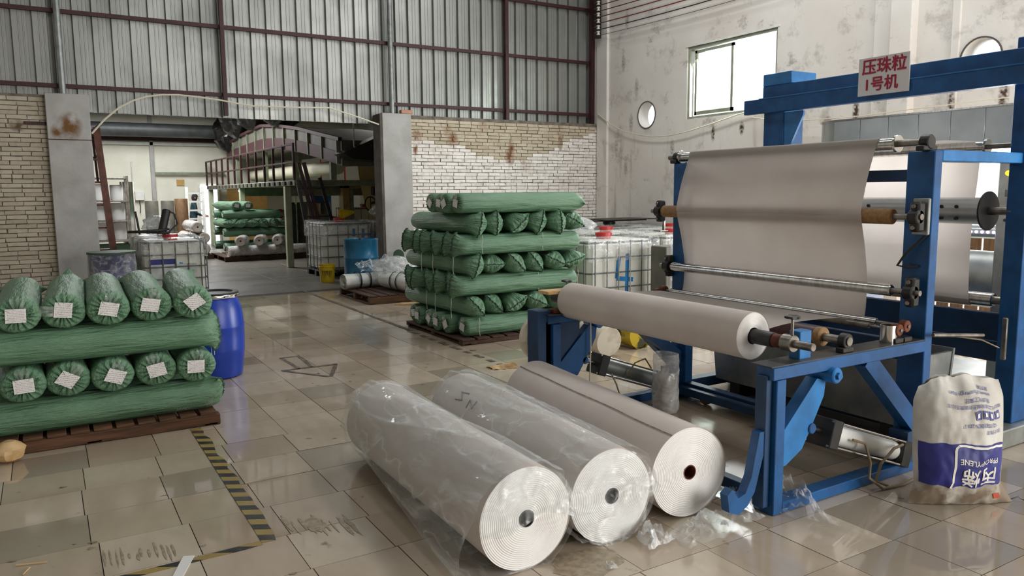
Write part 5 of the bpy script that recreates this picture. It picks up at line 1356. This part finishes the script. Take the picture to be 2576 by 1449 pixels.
for k in range(4): one(MB().lathe([(.03, 0), (.15, 0), (.16, .02), (.16, 1.35), (.13, 1.42), (.04, 1.43)], (5.75+k*.36, 21.2+.1*k, 0), (0, 0, 1), 22), 'standing_roll', M[('green_dark', 'grey_panel', 'ochre', 'grey_panel')[k]], 'upright %s roll under the platform, right of the distant stack' % ('dark green', 'grey', 'ochre', 'rightmost grey')[k], 'fabric roll')
tote('grimy tote tank in a brown crate under the dryer platform', 6.9, 18.6, 1.1, 1.1, 1.35, wrap=False, nv=6)
one(MB().cbox(6.9, 7.45, 22.8, 23.4, 0, 1.75, .02), 'blue_cabinet', M['blue'], 'blue cabinet deep under the dryer platform', 'cabinet')
yf = thing('ochre_frame', 'ochre steel portal frame behind the right gate pillar', 'frame', (6.3, 17.2, 0))
for x0, x1 in ((5.86, 6.02), (7.2, 7.36)): MB().cbox(x0, x1, 17.1, 17.3, 0, 1.92, .01).build('post', M['ochre'], yf)
MB().cbox(5.86, 7.36, 17.1, 17.3, 1.76, 1.93, .01).build('beam', M['ochre'], yf); MB().cbox(6.02, 6.12, 17.12, 17.28, 0, 1.76, .008).build('inner_post', M['cream_paint'], yf)
mb = MB(); mb.grid(lambda u, v: (6.10+.42*(1-v)**1.6*.0+.30*v**1.5*(1-u)+u*.75, 16.75+.12*math.sin(v*2+u), 2.50-1.45*v), 10, 20)
k0 = len(mb.v); mb.v += [(x, y_+.004, z) for x, y_, z in mb.v]; mb.f += [tuple(i+k0 for i in f[::-1]) for f in mb.f]
one(mb, 'beige_sheet', M['beige'], 'beige sheet hanging in a curve behind the right gate pillar', 'sheet')
hc = thing('hood_cover', 'black film-covered hood slanting up behind the right gate pillar', 'hood', (5.6, 14.9, 2.2))
MB().prism([(5.02, 2.42), (6.3, 3.0), (6.3, 2.36), (5.8, 2.28), (5.24, 2.31)], 14.6, 15.15).build('cover', M['black_film'], hc)
for x in (5.35, 5.9): MB().cyl((x, 14.85, 2.5), (x, 14.85, 4.76), .012, 6).build('hanger', M['steel'], hc)
vp = thing('valve_stand', 'dark valve with hand wheel beside the beige sheet', 'valve', (6.25, 16.3, 0))
MB().cyl((6.33, 16.3, 0), (6.33, 16.3, 1.75), .05, 14).build('standpipe', M['ochre'], vp)
MB().lathe([(.15+.015*math.cos(a), .015*math.sin(a)) for a in [2*PI*k/8 for k in range(9)]], (6.17, 16.2, 1.42), (.3, -1, 0), 24).build('hand_wheel', M['black'], vp)
MB().bar((6.17, 16.2, 1.27), (6.17, 16.2, 1.57), .02, .02).build('wheel_spoke', M['black'], vp); MB().cyl((6.17, 16.2, 1.42), (6.33, 16.3, 1.45), .025, 10).build('valve_stem', M['black'], vp)
MB().cbox(6.24, 6.40, 16.22, 16.36, 1.6, 1.8, .02).build('valve_body', M['black'], vp)
one(MB().lathe([(.02, 0), (.022, .02), (.09, .30), (.095, .30), (.098, .29), (.03, .0)], (5.42, 15.2, 1.27), (-.93, -.2, -.12), 22), 'yellow_funnel', M['yellow'], 'yellow plastic funnel lying on the tote tank beyond the gate', 'funnel')
lump('plastic_bag', 'pale plastic bag heaped on the tote tank beside the right gate pillar', 'plastic bag', (6.1, 15.3, 1.11), .26, .30, M['film_soft'], 3)

# ================================================================== gateway and left pillar
sr = thing('steel_steps', 'leaning red-brown steel steps with side rail inside the left gate pillar', 'steps', (.85, 14.2, 0))
MB().bar((.80, 14.0, 2.72), (.96, 13.9, 0), .10, .05, (0, 1, 0)).build('stringer', M['oxide'], sr)
for k, x in enumerate((.70, .775)): MB().bar((x-.02, 14.0+.25*k, 2.62), (x+.01, 14.0+.25*k, 1.85), .035, .03, (0, 1, 0)).build('rail_bar', M['purlin'], sr)
MB().bar((.66, 14.5, 2.60), (.86, 14.0, 2.76), .035, .03).build('rail_top', M['purlin'], sr); MB().bar((.68, 14.4, 2.22), (.86, 14.0, 2.30), .035, .03).build('rail_mid', M['purlin'], sr)
for k in range(6): MB().cbox(.60+.02*k, .88+.02*k, 13.96, 14.12, 2.2-.36*k, 2.23-.36*k, .004).build('tread', M['oxide'], sr)
dp = thing('drum_pump', 'dirty dark pump with black hose on top of the left tote', 'pump', (1.6, 12.9, 1.04))
MB().cyl((1.52, 12.9, 1.05), (1.62, 12.95, 1.42), .06, 16, b=.01).build('pump_body', M['black'], dp)
MB().tube([(1.35+.28*math.cos(a), 12.95+.2*math.sin(a), 1.06+.005*k) for k, a in enumerate([k*.5 for k in range(15)])], .02, 8).build('hose', M['rubber'], dp)
MB().tube([(1.62, 12.95, 1.4), (1.72, 12.95, 1.36), (1.76, 12.92, 1.2), (1.62, 12.85, 1.08), (1.45, 12.8, 1.06)], .014, 7).build('hose', M['rubber'], dp)
MB().tube([(1.22, 12.95, 1.05), (1.2, 12.95, 1.25), (1.18, 12.96, 1.40)], .016, 7).build('lance', M['rubber'], dp)
lump('plastic_bag', 'clear plastic bag heaped behind the pump on the left tote', 'plastic bag', (1.5, 13.3, 1.02), .2, .30, M['film_soft'], 9)

# ---- junk pallet by the right gate pillar
pallet('wooden_pallet', 'small brown pallet with rolled cloth and film by the right gate pillar', 4.03, 4.95, 10.72, 12.1, .13, M['wood'], along='y', boards=6, deck=M['wood_dark'])
def cloth_roll(label, p0, p1, r, seed, fray=False):
    t_ = thing('cloth_roll', label, 'cloth roll', ((p0[0]+p1[0])/2, (p0[1]+p1[1])/2, .13)); p0, p1 = Vector(p0), Vector(p1); L = (p1-p0).length; d = (p1-p0)/L
    U = Vector((0, 0, 1)); W = d.cross(U); n_ = 120; R = []
    for i in range(9):
        f = i/8; rg = []
        for j in range(n_):                        # spiral section
            a = j/n_*2*PI*3.0; rr_ = r*(.42+.58*j/n_)*(1+.05*fbm(math.cos(a)*2+seed, math.sin(a)*2, f*2))
            rg.append(p0+d*(L*f+.01*fbm(a, f, seed))+W*math.cos(a)*rr_*1.15+U*math.sin(a)*rr_)
        R.append(rg)
    mb_ = MB().rings(R, False, False, False); k_ = len(mb_.v); mb_.v += [tuple(Vector(v)*1.0+Vector((0, 0, -.004))) for v in mb_.v]; mb_.f += [tuple(q+k_ for q in f_[::-1]) for f_ in mb_.f]
    mb_.build('cloth', M['white_paint'], t_, angle=70)
    for f in (.3, .52): MB().lathe([(r*1.18, L*f), (r*1.18, L*f+.03)], p0, d, 28).build('strap', M['cable_black'], t_)
    if fray:
        for k in range(26):
            x_ = p0+W*random.uniform(-r, r)*.7+U*random.uniform(-r*.9, r*.3)
            MB().tube([x_, x_-d*.05+Vector((0, 0, -.02)), x_-d*.07+Vector((random.uniform(-.03, .03), 0, -.08)), Vector((x_.x-d.x*.08, x_.y-d.y*.08, max(.02, x_.z-.14)))], .004, 4).build('frayed_thread', M['string'], t_)
    return t_
cloth_roll('rolled white cloth with black strap at the rear of the junk pallet', (3.98, 11.75, .13+.13), (4.75, 11.85, .13+.13), .125, 2)
cloth_roll('rolled white cloth with black straps and frayed end on the junk pallet', (4.72, 10.72, .13+.15), (4.6, 11.5, .13+.15), .135, 5, True)
lump('film_heap', 'heap of clear plastic film on top of the junk pallet', 'plastic film', (4.80, 11.62, .20), .34, .42, M['film_soft'], 15, n=40, nz=22)
crumple('film_sheet', 'loose clear film spilling over the cloth rolls of the junk pallet', [(4.15, 11.4, .42), (4.95, 11.2, .42), (5.02, 11.95, .6), (4.25, 11.95, .5)], 26, 20, .12, 31, M['film'])
one(MB().cyl((5.02, 11.95, .62), (5.25, 12.5, .56), .09, 20, b=.01), 'hose_roll', M['green_dark'], 'dark green roll resting behind the film heap', 'roll')
one(MB().prism([(4.33, 10.5), (4.55, 10.36), (4.72, 10.42), (4.66, 10.58), (4.48, 10.62)], .002, .014, 'z'), 'cardboard_scrap', M['card_scrap'], 'torn cardboard on the floor under the frayed cloth roll', 'cardboard')

# ---- on and around the right-hand totes
lump('plastic_bag', 'white plastic bag heaped on the tote marked 4', 'plastic bag', (6.2, 8.55, 1.055), .26, .24, M['film_soft'], 23)
one(MB().cbox(8.35, 9.6, 11.0, 11.9, 1.10, 1.125, .004, Matrix.Rotation(.0, 4, 'Z')).cbox(8.5, 9.7, 10.8, 11.6, 1.127, 1.14, .003), 'black_panels', M['black'], 'flat black panels lying on the rear tote tank', 'panel')
bk = thing('metal_bracket', 'small steel bracket standing on the tote right of the blue 4', 'bracket', (7.0, 8.05, 1.05))
MB().cbox(7.55, 7.70, 8.35, 8.50, 1.06, 1.075, .003).build('bracket_base', M['steel'], bk); MB().cbox(7.66, 7.69, 8.40, 8.44, 1.07, 1.22, .004).build('bracket_arm', M['steel'], bk)
one(MB().cbox(6.75, 7.15, 7.35, 7.65, 0, .93, .01, Matrix.Translation((0, 0, 0))), 'grey_carton', M['grey_panel'], 'tall grey carton between the numbered tote and the winder frame', 'carton')
crumple('film_sheet', 'clear film hanging over the grey carton beside the winder frame', [(6.8, 7.33, .35), (7.2, 7.33, .35), (7.2, 7.33, 1.02), (6.8, 7.33, 1.02)], 12, 20, .0, 41, M['film'])
bw = thing('wood_slat_stack', 'brown wooden slats leaning by the bright side door', 'slats', (9.3, 4.9, 0))
for k in range(6): MB().cbox(9.25, 9.29, 4.45+k*.17, 4.6+k*.17, 0, 1.5-.03*(k % 2), .004).build('slat', M['brown_wood'], bw)

# ================================================================== wiring
def cable(label, pts, r, m, name='cable'): return one(MB().tube([(p[0], p[1], p[2]) for p in pts], r, 6), name, m, label, 'cable')
arc = [(.67, 2.53), (.85, 2.74), (1.04, 2.91), (1.23, 3.02), (1.42, 3.09), (1.64, 3.13), (1.86, 3.14), (2.17, 3.12), (2.48, 3.09), (2.75, 3.05), (2.98, 3.025)]
cable('cream cable bowed in an arch across the cladding over the gate', [(x, YW-.06, z) for x, z in arc]+[(2.99, YW-.06, 3.03), (3.5, YW-.06, 3.035), (4.18, YW-.06, 3.06), (4.6, YW-.06, 2.95), (5.05, YW-.06, 2.82)], .014, M['cable_white'])
cable('cream cable sagging along the plaster wall under the window', [(XW-.075, y_, z) for y_, z in ((12.7, 3.2), (12.3, 2.97), (11.9, 2.8), (11.4, 2.69), (11.0, 2.64), (10.6, 2.63), (10.2, 2.66), (9.6, 2.75), (9.0, 2.86), (8.6, 2.9))], .011, M['cable_white'])
cable('thin cream cable along the plaster wall above the hood', [(XW-.17, y_, z) for y_, z in ((8.6, 2.78), (8.0, 2.66), (7.3, 2.64), (6.7, 2.63), (6.2, 2.65), (5.6, 2.66), (4.8, 2.68))], .007, M['cable_white'])
ir = thing('insulator_rack', 'dark rack with porcelain insulators in the wall corner', 'insulator rack', (9.64, 12.55, 4.7))
MB().cbox(9.62, 9.72, 12.56, 12.66, 4.66, 5.5, .005).build('rack_post', M['black'], ir)
wires = ((5.21, 'cable_red'), (5.10, 'cable_red'), (4.98, 'cable_red'), (4.86, 'cable_black'), (4.75, 'cable_black'), (5.32, 'cable_red'))
for k, (z, mm) in enumerate(wires):
    MB().lathe([(.018, -.05), (.035, -.045), (.035, -.025), (.022, -.02), (.022, .0), (.035, .005), (.035, .025), (.018, .03)], (9.60, 12.5, z), (0, 0, 1), 14).build('insulator', M['porcelain'], ir)
    MB().cbox(9.56, 9.64, 12.5, 12.58, z-.008, z+.008, .002).build('insulator_pin', M['steel'], ir)
    sag = [(9.6+.02*math.sin(t_*PI), 12.46-t_*9, z-.06-.25*math.sin(t_*PI)*.35+.9*t_*t_*.2) for t_ in [q/14 for q in range(15)]]
    cable('%s wire strung from the %s insulator along the plaster wall' % ('red' if mm == 'cable_red' else 'black', ('second', 'third', 'fourth', 'fifth', 'lowest', 'topmost')[k]), sag, .009 if k != 4 else .004, M[mm], 'wire')

# ================================================================== marks and litter on the floor
def flat(name, label, cat, poly, m, h=.0012):
    return one(MB().prism(poly, .0008, .0008+h, 'z'), name, m, label, cat, None, False)
rt = random.Random(4)
def ragged(a, b, w, n_, left=.3):
    """a strip from a to b whose left edge is torn"""
    a, b = Vector(a), Vector(b); d = (b-a).normalized(); s_ = Vector((-d.y, d.x)); L = []; R = []
    for k in range(n_+1):
        p = a+(b-a)*k/n_; L.append(p+s_*(w/2+(rt.uniform(0, left)*w if left else 0)-rt.uniform(0, .15)*w)); R.append(p-s_*w/2)
    return [(p.x, p.y) for p in L]+[(p.x, p.y) for p in R[::-1]]
flat('floor_tape', 'worn yellow and black hazard tape running from the left pallet', 'floor tape', ragged((.80, 5.66), (.80, 3.57), .062, 22, .5), M['hazard'])
flat('floor_tape', 'yellow and black hazard tape crossing the bottom left floor', 'floor tape', ragged((.767, 3.568), (-.6, 3.53), .05, 18, .0), M['hazard'])
flat('floor_tape', 'worn dark aisle tape line running past the right stack', 'floor tape', ragged((3.72, 19), (3.66, 8.4), .05, 30, .3), M['old_tape'])
tr_ = thing('floor_tape', 'broken remnants of dark aisle tape by the near corner of the right stack', 'floor tape', (3.63, 7.2, 0)); yq = 8.3
while yq > 6.2:
    ln = rt.uniform(.08, .2); MB().prism(ragged((3.63, yq), (3.63, yq-ln), .05, 4, .4), .0008, .002, 'z').build('tape_strip', M['old_tape'], tr_, smooth=False); yq -= ln+rt.uniform(.05, .12)
lump('wood_offcut', 'pale split wood block lying against the left foreground pallet', 'wood block', (-.29, 5.57, 0), .085, .13, M['wood_pale'], 51, n=14, nz=6)
ar = thing('floor_arrow', 'dark taped arrow outline on the tiles in the middle of the floor', 'floor marking', (2.05, 7.1, 0))
for a, b in (((1.93, 7.70), (1.955, 7.12)), ((2.11, 7.70), (2.075, 7.12)), ((1.92, 7.70), (2.12, 7.70)), ((1.79, 7.13), (2.32, 7.12)), ((2.31, 7.13), (2.11, 6.66)), ((1.81, 7.11), (2.09, 6.66))):
    MB().prism(ragged(a, b, .034, 7, .3), .0008, .002, 'z').build('tape_strip', M['old_tape'], ar, smooth=False)
flat('paper_strip', 'white paper strip lying across the hazard tape at bottom left', 'paper', [(.345, 3.40), (.385, 3.385), (.475, 3.60), (.43, 3.62)], M['paper'], .004)
for k, (a, b) in enumerate((((-.22, 3.93), (-.10, 3.89)), ((-.19, 3.81), (-.165, 3.87)))): one(MB().cyl((*a, .004), (*b, .004), .003, 6), 'straw', M['wood_pale'], 'thin pale straw on the tile at lower left, %s one' % ('longer', 'shorter')[k], 'straw')
one(MB().grid(lambda u, v: (3.46+u*.24, 6.22-.16*v-.05*u, .003+.035*math.sin(v*PI)*(.4+.6*u)+.012*fbm(u*5, v*5)), 14, 8), 'cardboard_scrap', M['card_scrap'], 'torn curled cardboard scrap on the tiles left of the winder', 'cardboard')
smz = 0.0
def smear(cx, cy, w, d, seed, m, n_=26):
    P = [(cx+math.cos(2*PI*k/n_)*w*(1+.45*fbm(math.cos(2*PI*k/n_)*2+seed, math.sin(2*PI*k/n_)*2)), cy+math.sin(2*PI*k/n_)*d*(1+.45*fbm(math.cos(2*PI*k/n_)*2+seed, math.sin(2*PI*k/n_)*2, 4))) for k in range(n_)]
    global smz; smz += .000012
    return MB().prism(P, .0006, .001+smz, 'z').build('stain', m, floor, smooth=False)
for k in range(9): smear(.92+k*.034+rt.uniform(-.008, .008), 3.70-.02*k+rt.uniform(-.03, .03), rt.uniform(.004, .012), rt.uniform(.07, .14), k, M['stain'])
smear(1.04, 3.64, .04, .09, 41, M['stain'])
for k in range(12): smear(.12+.026*k+rt.uniform(-.008, .008), 3.80-.008*k+rt.uniform(-.03, .03), rt.uniform(.003, .007), rt.uniform(.03, .10), k+9, M['stain'])
for k in range(46):
    x, yq = rt.uniform(-.6, 3.4), rt.uniform(2.7, 8.8)
    if x < 1.1 and yq > 5.5 or x > 1.3 and yq < 4.6: continue
    smear(x, yq, rt.uniform(.005, .02), rt.uniform(.003, .01), k*3+.5, M['dirt_mark'], 12)
smear(1.95, 2.60, .17, .12, 77, M['stain'])

for p_ in PROTO_A+PROTO_B:
    for ch in list(p_.children): bpy.data.objects.remove(ch)
    bpy.data.objects.remove(p_)
